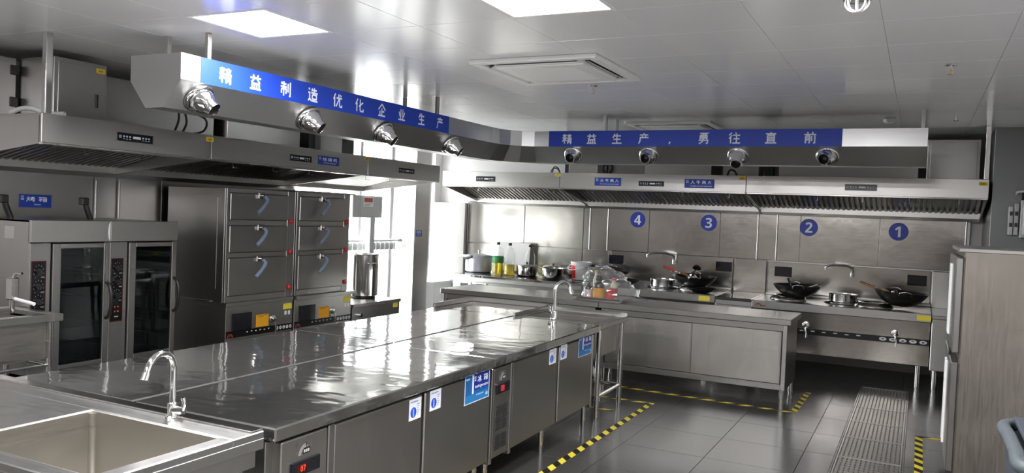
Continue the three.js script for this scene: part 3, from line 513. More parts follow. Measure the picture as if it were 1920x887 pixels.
function lever(parent, x, y, z) {
  const k = new THREE.Group(); k.name = 'valve'; parent.add(k);
  g().lathe([[0, 0], [0.036, 0], [0.038, 0.006], [0.03, 0.014], [0, 0.014]], [x, y, z], 24, new THREE.Matrix4().makeRotationX(Math.PI / 2)).to('valve_ring', 'chrome', k);
  g().lathe([[0, 0.012], [0.022, 0.014], [0.022, 0.03], [0.016, 0.034], [0, 0.034]], [x, y, z], 20, new THREE.Matrix4().makeRotationX(Math.PI / 2)).to('valve_cap', 'chrome', k);
  g().tube([[x, y - 0.025, z + 0.03], [x + 0.006, y - 0.06, z + 0.036], [x + 0.012, y - 0.09, z + 0.034], [x + 0.012, y - 0.135, z + 0.03]], 0.01, 16, 8).to('valve_lever', 'polished', k);
}
function steamer(z, label, cx, cw, top, bx, bw, ledge) {
  const t = thing('steam_cabinet', label, 'steam cabinet', [-5.62, 0, z], { rot: LROT });
  g().box(cx, cx + cw, 0.735, top, -0.75, -0.012, 0.004).to('cabinet_body', 'steelV', t);
  g().box(cx + 0.05, cx + cw - 0.05, 0.735, top - 0.1, -0.76, -0.75).box(cx - 0.003, cx, 0.86, top - 0.09, -0.68, -0.1).to('side_insert', 'steelV', t);
  const fx0 = cx + 0.035, fx1 = cx + cw - 0.1;
  g().box(cx, fx0 - 0.003, 0.735, top, -0.012, 0.012, 0.003).to('stile', 'steelV', t); g().box(fx1 + 0.003, cx + cw, 0.735, top, -0.012, 0.012, 0.003).to('stile', 'steelV', t);
  for (const [y0, y1] of [[1.746, top], [1.4455, 1.494], [1.149, 1.191], [0.735, 0.792]]) g().box(fx0 - 0.003, fx1 + 0.003, y0, y1, -0.012, 0.005, 0.002).to('cross_rail', 'steel', t);
  for (const [y0, y1] of [[1.497, 1.743], [1.194, 1.4425], [0.795, 1.146]]) {
    const d = g().box(fx0, fx1, y0, y1, -0.01, 0.022, 0.006).to('door', 'steelV', t), hx = (fx0 + fx1) / 2 - 0.01, hy = y1 - 0.015;
    g().box(hx - 0.04, hx + 0.04, hy - 0.03, hy + 0.03, 0.022, 0.045, 0.008).cyl([hx, hy, 0.04], [hx, hy, 0.075], 0.014, 14).to('latch', 'polished', d);
    g().tube([[hx, hy, 0.07], [hx + 0.028, hy - 0.035, 0.085], [hx - 0.02, hy - 0.1, 0.09], [hx - 0.085, hy - 0.165, 0.08]], 0.018, 18, 8).to('door_handle', 'blueGlass', d, 'handle still wrapped in pale blue film');
    g().lathe([[0, 0], [0.022, 0.002], [0.024, 0.015], [0.015, 0.028], [0, 0.03]], [cx + cw - 0.055, y0 - 0.006 + (y0 < 0.9 ? 0.045 : 0), 0.012], 18, new THREE.Matrix4().makeRotationX(Math.PI / 2)).to('red_knob', 'red', t);
  }
  g().box(cx - 0.016, cx, 0.735, 0.752, -0.6, -0.14, 0.003).to('side_lip', 'polished', t);
  if (ledge) g().box(cx - 0.02, cx + cw + 0.05, top, top + 0.013, -0.75, 0.05, 0.003).to('cap_tray', 'steel', t);
  g().box(bx, bx + bw, 0.12, 0.7, -0.78, 0.0, 0.004).to('burner_base', 'steel', t);
  g().box(bx - 0.003, bx + bw + 0.003, 0.695, 0.733, -0.78, ledge ? 0.06 : 0.008, 0.004).to('base_top', 'steel', t);
  g().box(bx + 0.075, bx + 0.315, 0.468, 0.626, 0.0, 0.012, 0.004).to('inspection_window', WINDOWDARK, t);
  plate('notice', YELLOWNOTE, t, [bx + 0.462, 0.53, 0.001], 0.165, 0.118, { t: 0.002, label: 'yellow notice sticker' });
  plate('name_label', M.yellowLabel, t, [bx + bw - 0.075, 0.64, 0.001], 0.12, 0.055, { t: 0.002, label: 'small yellow label' });
  for (const k of [0, 1]) plate('icon_label', M.whitePlastic, t, [bx + bw - 0.1 + k * 0.05, 0.575, 0.001], 0.03, 0.04, { t: 0.001 });
  plate('control_strip', STRIP, t, [bx + bw / 2, 0.435, 0.001], bw - 0.004, 0.064, { t: 0.004, label: 'black control strip with round pictograms' });
  lever(t, bx + 0.6, 0.535, 0.0);
  for (const [x, zz] of [[bx + 0.06, -0.06], [bx + bw - 0.06, -0.06], [bx + 0.06, -0.72], [bx + bw - 0.06, -0.72]]) g().cyl([x, 0, zz], [x, 0.12, zz], 0.024, 12).to('leg', 'polished', t);
}
steamer(-5.405, 'three-door stainless steam cabinet on a gas base, left one, beside the ovens', 0, 0.89, 1.785, 0.04, 0.88, false);
steamer(-6.33, 'three-door stainless steam cabinet on a gas base, right one, with a tray on top', 0, 0.845, 1.79, 0.02, 0.92, true);
{
  const t = thing('low_stove', 'low stainless stock-pot stove right of the steam cabinets', 'stove', [-5.62, 0, -7.3], { rot: LROT });
  g().box(0, 0.92, 0.1, 0.555, -0.8, 0, 0.004).to('body', 'steelV', t); g().box(-0.005, 0.925, 0.53, 0.57, -0.8, 0.02, 0.005).to('stove_top', 'steel', t);
  g().lathe([[0.1, 0], [0.17, 0], [0.17, 0.025], [0.1, 0.025], [0.1, 0]], [0.65, 0.57, -0.38], 30).to('burner_ring', 'ironOld', t);
  plate('name_label', M.yellowLabel, t, [0.83, 0.5, 0.001], 0.1, 0.06, { t: 0.002 }); g().cyl([0.12, 0.44, 0], [0.12, 0.44, 0.04], 0.022, 16).to('knob', 'polished', t);
  for (const [x, zz] of [[0.06, -0.06], [0.86, -0.06], [0.06, -0.74], [0.86, -0.74]]) g().cyl([x, 0, zz], [x, 0.1, zz], 0.024, 12).to('leg', 'polished', t);
  const p = thing('stock_pot', 'tall stainless stock pot standing in front of the bright window', 'stock pot', [-6.0, 0.598, -7.97]);
  g().lathe([[0, 0], [0.178, 0], [0.186, 0.008], [0.186, 0.49], [0.194, 0.496], [0.194, 0.502], [0.182, 0.5], [0.182, 0.012], [0, 0.012]], [0, 0, 0], 56).to('pot_body', 'polished', p);
  for (const a of [0.4, 3.54]) { const c = Math.cos(a), s = Math.sin(a), q = (r, k, y) => [r * c - k * s, y, r * s + k * c]; g().tube([q(0.186, -0.05, 0.4), q(0.22, -0.045, 0.4), q(0.225, 0, 0.4), q(0.22, 0.045, 0.4), q(0.186, 0.05, 0.4)], 0.007, 20, 8).to('pot_handle', 'chrome', p); }
  dup(p, [-6.12, 0.572, -7.52], 'tall stainless stock pot half hidden behind the right steam cabinet');
  g().lathe([[0, 0.015], [0.07, 0.015], [0.19, 0.002], [0.2, 0.0], [0.2, 0.006], [0.07, 0.02], [0, 0.02]], [0, 0.502, 0], 40).to('lid', 'polished', scene.getObjectByName('stock_pot_001'));
}
// near the window
{
  const b = thing('electric_box', 'grey electric box with a red and white notice hung in front of the window', 'electric box', [-6.3, 1.53, -8.12], { rot: LROT });
  g().box(0, 0.62, 0, 0.28, -0.16, 0, 0.006).to('box_body', 'grayBox', b); g().box(0.15, 0.45, 0.02, 0.265, 0, 0.012, 0.004).to('box_door', 'grayBox', b);
  plate('notice', canvasMat(128, 96, (c) => { c.fillStyle = '#ece9e6'; c.fillRect(0, 0, 128, 96); c.fillStyle = '#b4564a'; c.fillRect(8, 6, 112, 44); c.fillStyle = '#777'; for (let i = 0; i < 4; i++) c.fillRect(14, 58 + i * 9, 100 - i * 10, 3); }), b, [0.3, 0.2, 0.012], 0.2, 0.12, { t: 0.001 });
  g().box(0.4, 0.5, -1.53, 0, -0.1, -0.02).to('post', 'grayBox', b);
  const r = thing('hook_rail', 'horizontal rail with a grey strip and pale pegs across the window', 'rail', [-6.46, 1.1, -8.15], { rot: LROT });
  g().cyl([0, 0.125, 0.03], [1.2, 0.125, 0.03], 0.016, 12).to('rail_tube', 'white', r); g().box(0.05, 1.14, 0, 0.1, -0.01, 0.0).to('rail_strip', 'grayBox', r);
  for (let i = 0; i < 11; i++) g().cyl([0.08 + i * 0.1, -0.005, 0.014], [0.08 + i * 0.1, 0.125, 0.014], 0.008, 8).to('peg', 'white', r);
  for (const x of [0.02, 1.18]) g().box(x - 0.015, x + 0.015, 0.1, 0.15, -0.03, 0.03).to('bracket', 'polished', r);
  const s = thing('pillar_sign', 'small blue sign on the stainless pillar between the windows', 'sign', [-6.2, 1.33, -9.47], { rot: LROT });
  plate('sign_plate', canvasMat(96, 96, (c) => { c.fillStyle = '#2a44a8'; c.fillRect(0, 0, 96, 96); c.fillStyle = '#dfe5f5'; c.fillRect(10, 14, 76, 26); c.fillStyle = '#2a44a8'; for (let i = 0; i < 4; i++) c.fillRect(16 + i * 18, 18, 6, 18); c.fillStyle = '#dfe5f5'; c.fillRect(10, 52, 76, 5); c.fillRect(16, 70, 60, 8); }), s, [0, 0, 0], 0.15, 0.085, { t: 0.003 });
  const w = thing('white_cabinet', 'low plain white cabinet in the corner below the second window', 'cabinet', [-6.12, 0, -9.76], { rot: LROT });
  g().box(0, 0.5, 0.03, 0.64, -0.22, 0, 0.006).to('cabinet_body', 'white', w); g().box(0.01, 0.49, 0.05, 0.62, 0, 0.014, 0.004).to('cabinet_door', 'white', w); g().box(0.41, 0.44, 0.28, 0.34, 0.014, 0.024).to('handle', 'whitePlastic', w); g().box(0.02, 0.48, 0, 0.03, -0.2, -0.02).to('plinth', 'grayBox', w);
  for (const [z, k] of [[-9.86, 'left'], [-10.02, 'right']]) {
    const p = thing('drain_pipe', `white vertical pipe with clips beside the corner, ${k} of two`, 'pipe', [-6.42, 0, z]);
    g().cyl([0, 0.005, 0], [0, CEIL - 0.005, 0], 0.04, 20).to('pipe', 'white', p); for (const y of [0.95, 1.35, 2.1]) g().cyl([0, y, 0], [0, y + 0.03, 0], 0.047, 20).to('pipe_clip', 'white', p);
  }
}
// left wall sink
{
  const t = thing('wall_sink', 'stainless sink at the left photo edge in front of the ovens', 'sink', [-5.2, 0, -3.58]);
  const W = 0.58, L = 1.3;
  g().box(-W, 0, 0.8, 0.85, 0, 0.07, 0.004).box(-W, 0, 0.8, 0.85, L - 0.07, L, 0.004).box(-0.07, 0, 0.8, 0.85, 0.07, L - 0.07, 0.004).box(-W, -W + 0.1, 0.8, 0.85, 0.07, L - 0.07, 0.004).to('sink_rim', 'steel', t);
  g().box(-0.075, -0.065, 0.55, 0.82, 0.07, L - 0.07).box(-W + 0.095, -W + 0.105, 0.55, 0.82, 0.07, L - 0.07).box(-W + 0.1, -0.07, 0.55, 0.82, 0.06, 0.07).box(-W + 0.1, -0.07, 0.55, 0.82, L - 0.07, L - 0.06).box(-W + 0.1, -0.07, 0.54, 0.55, 0.06, L - 0.06).to('sink_bowl', 'bowl', t);
  for (const [x, z] of [[-0.05, 0.06], [-0.05, L - 0.06], [-W + 0.05, 0.06], [-W + 0.05, L - 0.06]]) g().cyl([x, 0, z], [x, 0.8, z], 0.02, 14).cyl([x, 0.66, z], [x, 0.665, z], 0.026, 14).to('leg', 'polished', t);
  g().cyl([-0.05, 0.5, 0.06], [-0.05, 0.5, L - 0.06], 0.012, 10).cyl([-W + 0.05, 0.5, 0.06], [-0.05, 0.5, 0.06], 0.012, 10).to('stretcher', 'polished', t);
  const f = thing('wall_sink_faucet', 'squat grey tap with a straight spout on the left edge sink', 'faucet', [-5.42, 0.852, -3.36]);
  g().box(-0.03, 0.03, 0.09, 0.24, -0.03, 0.03, 0.008).to('tap_body', 'steelV', f); g().cyl([0, 0, 0], [0, 0.1, 0], 0.016, 14).to('tap_post', 'polished', f); g().cyl([0.01, 0.1, 0], [0.19, 0.075, -0.03], 0.012, 12).to('tap_spout', 'white', f); g().tube([[0, 0.24, 0], [0.02, 0.265, -0.01], [0.07, 0.27, -0.02]], 0.009, 10, 8).to('tap_lever', 'steel', f);
}
// ---------- back cooking line ----------
function stand(t, name, x0, x1, zf, zb, top, mat = 'steel') { g().box(x0, x1, top - 0.088, top, zf - 0.03, zf, 0.004).to(name, mat, t); }
const legs = (t, pts, h, r = 0.025) => { for (const [x, z] of pts) { g().cyl([x, 0.02, z], [x, h, z], r, 16).cyl([x, 0, z], [x, 0.03, z], r * 0.8, 14).to('leg', 'polished', t); } };
function burnerRing(t, x, z, y) {
  g().lathe([[0.1, 0], [0.2, 0], [0.205, 0.008], [0.19, 0.03], [0.165, 0.05], [0.15, 0.055], [0.14, 0.045], [0.13, 0.01], [0.1, 0]], [x, y, z], 40).to('burner_ring', 'polished', t);
  g().lathe([[0, 0.004], [0.1, 0.004], [0.135, 0.03], [0.13, 0.03], [0.1, 0.01], [0, 0.01]], [x, y, z], 32).to('burner_bowl', 'black', t);
}
function warmer(t, x, z, y) {
  g().lathe([[0, 0], [0.2, 0], [0.19, 0.022], [0.15, 0.03], [0, 0.03]], [x, y, z], 40).to('pot_base', 'polished', t);
  g().lathe([[0.15, 0.03], [0.15, 0.105], [0.157, 0.11], [0.146, 0.108], [0.145, 0.035], [0, 0.035]], [x, y, z], 40).to('rinse_pot', 'polished', t);
}
function swanNeck(t, x, y, z, w, d) {
  g().tube([[x - w, y - 0.05, z + d], [x - w, y - 0.015, z + d], [x - w + 0.03, y, z + d * 0.95], [x + w - 0.04, y - 0.005, z + d * 0.2], [x + w, y - 0.03, z + d * 0.05], [x + w, y - 0.09, z]], 0.014, 40, 10).cyl([x + w, y - 0.13, z], [x + w, y - 0.08, z], 0.02, 14).to('swing_faucet', 'polished', t);
}
function wokRange(label, x0, x1, y, rings, potX, screens, faucet, valves, o = {}) {
  const t = thing('wok_range', label, 'wok range', [x0, 0, -9.38]), w = x1 - x0, D = 0.98;
  g().box(0, w, y - 0.03, y - 0.002, -D, -0.02, 0.003).to('range_top', 'steel', t);
  stand(t, 'front_apron', 0, w, 0, -D, y);
  g().box(0.004, w - 0.004, 0.25, y - 0.09, -0.9, -0.045, 0.004).to('range_body', 'splash', t);
  plate('control_strip', STRIP, t, [w / 2, 0.497, -0.0445], w - 0.012, 0.066, { t: 0.005, label: 'black control strip with round pictograms' });
  g().box(0.01, w - 0.01, y - 0.03, y + 0.4, -D - 0.02, -D, 0.003).to('back_guard', 'splash', t);
  g().box(0, w, y - 0.001, y + 0.03, -D, -D + 0.06, 0.004).to('rear_gutter', 'steel', t);
  for (const [x, z] of rings) burnerRing(t, x - x0, z + 9.38, y - 0.002);
  warmer(t, potX - x0, -0.48, y - 0.002);
  for (const x of screens) g().box(x - x0 - 0.1, x - x0 + 0.1, y + 0.225, y + 0.345, -D, -D + 0.012, 0.004).to('flame_window', WINDOWDARK, t);
  swanNeck(t, faucet - x0, y + 0.41, -D + 0.06, 0.13, 0.3); g().cyl([faucet - x0 + 0.13, y + 0.28, -D + 0.06], [faucet - x0 + 0.13, y + 0.28, -D], 0.012, 10).to('faucet_arm', 'polished', t);
  for (const x of valves) lever(t, x - x0, 0.57, -0.044);
  if (o.label) plate('name_label', M.yellowLabel, t, [o.label - x0, y - 0.045, 0.0005], 0.13, 0.055, { t: 0.002, label: 'yellow label' });
  if (o.logo) plate('maker_badge', canvasMat(128, 64, (c) => { c.fillStyle = '#8f8c86'; c.fillRect(0, 0, 128, 64); c.strokeStyle = '#7a2a18'; c.lineWidth = 9; c.beginPath(); c.arc(44, 50, 30, 3.2, 6.0); c.stroke(); c.strokeStyle = '#b05a2a'; c.beginPath(); c.arc(56, 56, 22, 3.2, 6.0); c.stroke(); c.fillStyle = '#302018'; c.fillRect(62, 40, 56, 10); }, 0.4, { metalness: 0.6 }), t, [o.logo - x0, y - 0.045, 0.0005], 0.13, 0.055, { t: 0.001, label: 'printed maker emblem' });
  legs(t, [[0.1, -0.1], [w - 0.1, -0.1], [0.1, -0.82], [w - 0.1, -0.82]], 0.25, 0.026);
  return t;
}
wokRange('double wok range with burners 4 and 3 in the middle of the back wall', -3.7, -2.07, 0.815, [[-3.42, -9.85], [-2.42, -9.85]], -2.83, [-3.62, -2.19], -2.95, [-3.3, -2.4], { label: -2.19 });
wokRange('double wok range with burners 2 and 1 at the right end of the back wall', -1.655, 0.147, 0.8, [[-1.32, -9.8], [-0.42, -9.75]], -0.74, [-1.47, -0.005], -0.82, [-1.07, -0.18], { label: 0.08, logo: -1.56 });
{
  const t = thing('filler_counter', 'flat stainless counter section between the two wok ranges', 'counter', [-2.065, 0, -9.38]);
  g().box(0, 0.405, 0.77, 0.805, -0.98, 0, 0.004).to('counter_top', 'top', t); g().box(0.003, 0.402, 0.72, 0.77, -0.03, -0.004).to('apron', 'steelV', t);
  g().box(0.004, 0.401, 0.15, 0.72, -0.95, -0.02, 0.004).to('counter_body', 'steelV', t); g().box(0.01, 0.395, 0.805, 1.21, -0.98, -0.955, 0.003).to('back_plate', 'splash', t);
  legs(t, [[0.05, -0.08], [0.355, -0.08], [0.05, -0.85], [0.355, -0.85]], 0.15);
  const u = thing('filler_counter', 'narrow stainless counter section between the right wok range and the tall cabinet', 'counter', [0.152, 0, -9.38]);
  g().box(0, 0.42, 0.755, 0.79, -0.98, 0, 0.004).to('counter_top', 'steel', u); g().box(0.003, 0.417, 0.22, 0.755, -0.95, -0.012, 0.004).to('counter_body', 'steelV', u);
  g().box(0, 0.42, 0.79, 1.2, -0.98, -0.96, 0.003).to('back_plate', 'steelV', u); legs(u, [[0.05, -0.1], [0.37, -0.1], [0.05, -0.85], [0.37, -0.85]], 0.22);
}
{
  const t = thing('griddle_table', 'long stainless table with dark glass hob at the window end of the back wall', 'table', [-5.6, 0, -9.38]);
  g().box(0, 1.895, 0.79, 0.825, -0.98, 0, 0.005).to('table_top', 'top', t); g().box(0.01, 1.885, 0.74, 0.79, -0.03, -0.002, 0.003).to('apron', 'steel', t);
  for (const [a, b] of [[0.12, 0.9], [1.0, 1.8]]) g().box(a, b, 0.825, 0.829, -0.8, -0.12, 0.0015).to('glass_hob', 'blackGloss', t);
  g().box(0.005, 1.89, 0.12, 0.74, -0.93, -0.05, 0.004).to('table_body', 'steelV', t);
  for (const a of [0.09, 0.33]) g().box(a, a + 0.2, 0.64, 0.72, -0.05, -0.034).to('control_box', 'steel', t); for (const a of [0.13, 0.37]) g().box(a, a + 0.12, 0.655, 0.705, -0.034, -0.03).to('display', 'black', t);
  g().box(0.01, 1.885, 0.825, 0.85, -0.98, -0.95, 0.003).to('back_rim', 'polished', t);
  legs(t, [[0.08, -0.12], [1.8, -0.12], [0.08, -0.85], [1.8, -0.85]], 0.12);
}
for (const [n, x, y, w] of [['4', -3.358, 1.645, 'leftmost of four, nearest the windows'], ['3', -2.415, 1.643, 'second from the left'], ['2', -1.205, 1.638, 'third from the left'], ['1', -0.222, 1.633, 'rightmost, nearest the tall refrigerator']]) {
  const t = thing('number_sign', `round blue number ${n} sign on the steel wall, ${w}`, 'sign', [x, y, -10.4]);
  disc('sign_disc', flat('signBlue' + n, [0.014, 0.035, 0.24], 0.4), t, [0, 0, 0], 0.104, 0.003);
  const m = canvasMat(160, 160, (c) => { c.fillStyle = '#1f36a0'; c.fillRect(0, 0, 160, 160); c.fillStyle = '#e4e6ee'; c.font = 'bold 134px sans-serif'; c.textAlign = 'center'; c.fillText(n, 80, 129); }, 0.4);
  piece(new THREE.CircleGeometry(0.1035, 40), 'sign_number', m, t, [0, 0, 0.0034]);
}
// cookware on the back line
const cook = (name, label, cat, pos, o) => thing(name, label, cat, pos, o);
function wok(label, pos, r, h, o = {}) {
  const t = cook('wok', label, 'wok', pos), prof = [], inn = [];
  for (let i = 0; i <= 12; i++) { const a = i / 12; prof.push([r * Math.sin(a * 1.2) / Math.sin(1.2), h * (1 - Math.cos(a * 1.2)) / (1 - Math.cos(1.2))]); inn.unshift([r * 0.985 * Math.sin(a * 1.2) / Math.sin(1.2), 0.006 + (h - 0.004) * (1 - Math.cos(a * 1.2)) / (1 - Math.cos(1.2))]); }
  const mm = new THREE.Matrix4().makeRotationFromEuler(new THREE.Euler(o.tx ?? 0, 0, o.tz ?? 0));
  g().lathe([...prof, ...inn], [0, 0, 0], 56, mm).to('wok_pan', o.mat ?? 'iron', t);
  for (const a of o.ears ?? [1.4, 4.5]) { const c = Math.cos(a), s = Math.sin(a), q = (R, k, y) => V([R * c - k * s, y, R * s + k * c]).applyMatrix4(mm).toArray(); g().tube([q(r * 0.97, -0.06, h - 0.02), q(r + 0.02, -0.055, h + 0.002), q(r + 0.04, 0, h + 0.018), q(r + 0.02, 0.055, h + 0.002), q(r * 0.97, 0.06, h - 0.02)], 0.007, 24, 8).to('ear_handle', 'polished', t); }
  return t;
}
function ladle(label, pos, a, b, grip, head, hm = 'polished') {
  const t = cook('ladle', label, 'ladle', pos);
  const m = [a[0] + (b[0] - a[0]) * 0.55, a[1] + (b[1] - a[1]) * 0.55, a[2] + (b[2] - a[2]) * 0.55];
  g().cyl(a, m, 0.007, 10).to('shaft', 'polished', t); g().cyl(m, b, 0.014, 12).to('grip', grip, t);
  if (head) g().lathe([[0, -0.03], [0.03, -0.025], [0.05, 0], [0.053, 0.012], [0.049, 0.012], [0.03, -0.018], [0, -0.022]], a, 24, new THREE.Matrix4().makeRotationFromEuler(new THREE.Euler(...head))).to('bowl', hm, t);
  return t;
}
wok('dark wok on burner 3 with red and wooden handles sticking out', [-2.42, 0.842, -9.85], 0.26, 0.15, { tx: 0.05 });
ladle('ladle with a red handle leaning over the left rim of the burner 3 wok', [-2.42, 0.86, -9.8], [-0.05, 0.12, 0.06], [-0.36, 0.235, 0.12], 'red', [0.3, 0, 0.5]);
ladle('wooden-handled spatula in the burner 3 wok', [-2.4, 0.87, -9.8], [0.02, 0.1, 0.02], [-0.16, 0.16, 0.16], 'wood', [1.2, 0, 0.4]);
ladle('upturned black ladle hooked over the rear rim of the burner 3 wok', [-2.42, 0.86, -9.85], [0.02, 0.235, 0.02], [-0.02, 0.1, 0.16], 'soy', [2.6, 0, 0], 'iron');
wok('dark wok on burner 2 with a steel ladle at its right rim', [-1.23, 0.824, -9.8], 0.262, 0.15, { mat: 'iron' });
ladle('steel-handled ladle leaning on the right rim of the burner 2 wok', [-1.23, 0.83, -9.78], [0.02, 0.07, 0.04], [0.23, 0.17, 0.08], 'polished', [0.4, 0, -0.4]);
ladle('dark skimmer lying in the left side of the burner 2 wok', [-1.23, 0.83, -9.8], [-0.04, 0.07, 0.02], [-0.1, 0.22, 0.04], 'ironOld', [1.4, 0, 0.3], 'ironOld');
wok('large dark wok on burner 1 with a long wooden handle', [-0.16, 0.824, -9.72], 0.27, 0.165, { tz: -0.06, mat: 'iron' });
ladle('ladle with a long wooden handle slanting left out of the burner 1 wok', [-0.16, 0.84, -9.68], [-0.06, 0.12, 0.04], [-0.4, 0.235, 0.1], 'wood', [0.6, 0, 0.6]);
ladle('wooden spatula standing in the left side of the burner 1 wok', [-0.16, 0.84, -9.7], [-0.02, 0.08, 0.0], [-0.19, 0.185, 0.02], 'wood', [1.4, 0, 0.5], 'wood');
wok('black wok lid side pan leaning in front of burner 3', [-2.27, 0.812, -9.56], 0.17, 0.06, { mat: 'iron', ears: [] });
wok('upper of two stacked woks left of burner 4, upside with a bright ear handle', [-3.52, 0.905, -9.8], 0.27, 0.11, { mat: 'ironOld', tz: -0.1 });
wok('lower of two stacked woks left of burner 4, showing its right rim', [-3.3, 0.813, -9.78], 0.2, 0.075, { mat: 'iron' });
{
  const Yt = 0.83;
  const pc = thing('pressure_cooker', 'grey pressure cooker with a raised lid at the left end of the back table', 'pressure cooker', [-5.47, Yt, -9.9]);
  g().lathe([[0, 0], [0.17, 0], [0.185, 0.015], [0.185, 0.19], [0.19, 0.2], [0.18, 0.2], [0.18, 0.02], [0, 0.02]], [0, 0, 0], 48).to('pot_body', flat('aluGray', [0.42, 0.42, 0.46], 0.35, 0.5), pc);
  g().lathe([[0.195, 0.2], [0.198, 0.215], [0.17, 0.235], [0.08, 0.25], [0, 0.252], [0, 0.21]], [0, 0, 0], 48).to('lid', 'aluGray', pc);
  g().cyl([0, 0.25, 0], [0, 0.29, 0], 0.014, 12).lathe([[0, 0], [0.02, 0], [0.018, 0.016], [0, 0.018]], [0, 0.285, 0], 14).to('pressure_valve', 'chrome', pc);
  g().box(-0.24, -0.06, 0.2, 0.235, 0.12, 0.17, 0.01).to('lid_handle', 'whitePlastic', pc); g().tilted(-0.05, 0.2, 0.2, 0.12, 0.03, 0.04, 0, 0, 0.3, 0.01).to('latch', 'black', pc); g().box(-0.03, 0.03, 0.14, 0.17, -0.26, -0.18, 0.008).to('side_grip', 'black', pc);
  const cb = thing('carton_sheet', 'white board leaning on the back wall behind the oil bottles', 'board', [-5.2, Yt + 0.02, -10.2]);
  g().tilted(0.09, 0.2, -0.06, 0.5, 0.4, 0.012, -0.1).to('board', 'cardboard', cb);
  function bottle(label, x, z, s, fill, withLabel, empty) {
    const t = thing('oil_bottle', label, 'bottle', [x, Yt, z]);
    const out = [[0, 0], [0.075, 0], [0.08, 0.01], [0.078, 0.12], [0.073, 0.14], [0.079, 0.16], [0.078, 0.26], [0.05, 0.33], [0.022, 0.37], [0.02, 0.4]].map(([r, y]) => [r * s, y * s]);
    g().lathe(out, [0, 0, 0], 36).to('bottle_shell', 'clear', t);
    if (!empty) g().lathe([[0, 0.004], [0.07, 0.004], [0.074, 0.012], [0.072, fill], [0, fill]].map(([r, y]) => [r * s, y * s]), [0, 0, 0], 32).to('oil', 'oil', t);
    g().lathe([[0, 0.43], [0.023, 0.43], [0.024, 0.395], [0, 0.395]].map(([r, y]) => [r * s, y * s]), [0, 0, 0], 24).to('cap', empty ? 'black' : 'ironOld', t);
    g().tube([[0.02, 0.36, 0], [0.06, 0.35, 0], [0.085, 0.3, 0], [0.07, 0.24, 0]].map((p) => p.map((k) => k * s)), 0.009 * s, 16, 8).to('handle', 'clear', t);
    if (withLabel) g().lathe([[0.0805, 0.15], [0.0805, 0.24]].map(([r, y]) => [r * s, y * s]), [0, 0, 0], 32).to('paper_label', withLabel, t);
    return t;
  }
  bottle('large oil bottle with a green label, half full, next to the pressure cooker', -5.13, -9.82, 1.0, 0.22, 'green');
  bottle('oil bottle with bright yellow oil, second from the pressure cooker', -4.93, -9.78, 1.0, 0.14, null);
  bottle('empty clear bottle behind and right of the oil bottles', -4.78, -10.1, 0.95, 0, null, true);
  const pot = thing('saucepan', 'shiny saucepan right of the oil bottles on the back table', 'saucepan', [-4.7, Yt, -9.85]);
  g().lathe([[0, 0], [0.12, 0], [0.14, 0.02], [0.145, 0.13], [0.152, 0.135], [0.152, 0.14], [0.14, 0.138], [0.135, 0.022], [0, 0.012]], [0, 0, 0], 44).to('pan_body', 'polished', pot);
  g().lathe([[0, 0.165], [0.06, 0.16], [0.15, 0.142], [0.15, 0.138], [0, 0.138]], [0, 0, 0], 44).to('pan_lid', 'polished', pot); g().cyl([0, 0.16, 0], [0, 0.185, 0], 0.016, 14).to('lid_knob', 'black', pot);
  g().cyl([0.14, 0.12, 0], [0.3, 0.145, 0.03], 0.01, 10).to('long_handle', 'polished', pot);
  pot.rotation.y = 0.9; dup(pot, [-4.36, Yt, -9.96], 'shiny saucepan in the middle of the back table, behind the steel bowl', { rot: 0.6 });
  const bw = thing('mixing_bowl', 'round steel mixing bowl at the front of the back table', 'bowl', [-4.22, Yt, -9.62]);
  g().lathe([[0, 0], [0.085, 0], [0.1, 0.006], [0.14, 0.07], [0.152, 0.14], [0.165, 0.144], [0.165, 0.148], [0.148, 0.145], [0.135, 0.072], [0.095, 0.012], [0, 0.008]], [0, 0, 0], 48).to('bowl_body', 'polished', bw); g().tube([[-0.165, 0.145, 0], [-0.19, 0.15, 0.02], [-0.165, 0.145, 0.05]], 0.005, 12, 6).to('hang_loop', 'polished', bw);
  const bk = thing('plastic_bucket', 'translucent white bucket with a red stripe near the stacked woks', 'bucket', [-3.93, Yt, -9.88]);
  g().lathe([[0, 0], [0.108, 0], [0.114, 0.008], [0.132, 0.21], [0.138, 0.212], [0.138, 0.236], [0.13, 0.236], [0.11, 0.012], [0, 0.012]], [0, 0, 0], 44).to('bucket_body', flat('milky', [0.72, 0.72, 0.72], 0.4, 0, { transmission: 0.25, thickness: 0 }), bk);
  const st = new THREE.LatheGeometry([new THREE.Vector2(0.1165, 0.02), new THREE.Vector2(0.131, 0.19)], 8, Math.PI * 1.62, Math.PI * 0.3); g().add(st).to('red_stripe', 'red', bk, 'printed red stripe');
  g().tube([[-0.135, 0.2, 0.02], [-0.15, 0.15, 0.09], [-0.08, 0.13, 0.15], [0.06, 0.16, 0.14], [0.135, 0.2, 0.02]], 0.005, 24, 6).to('bail_handle', 'white', bk);
}
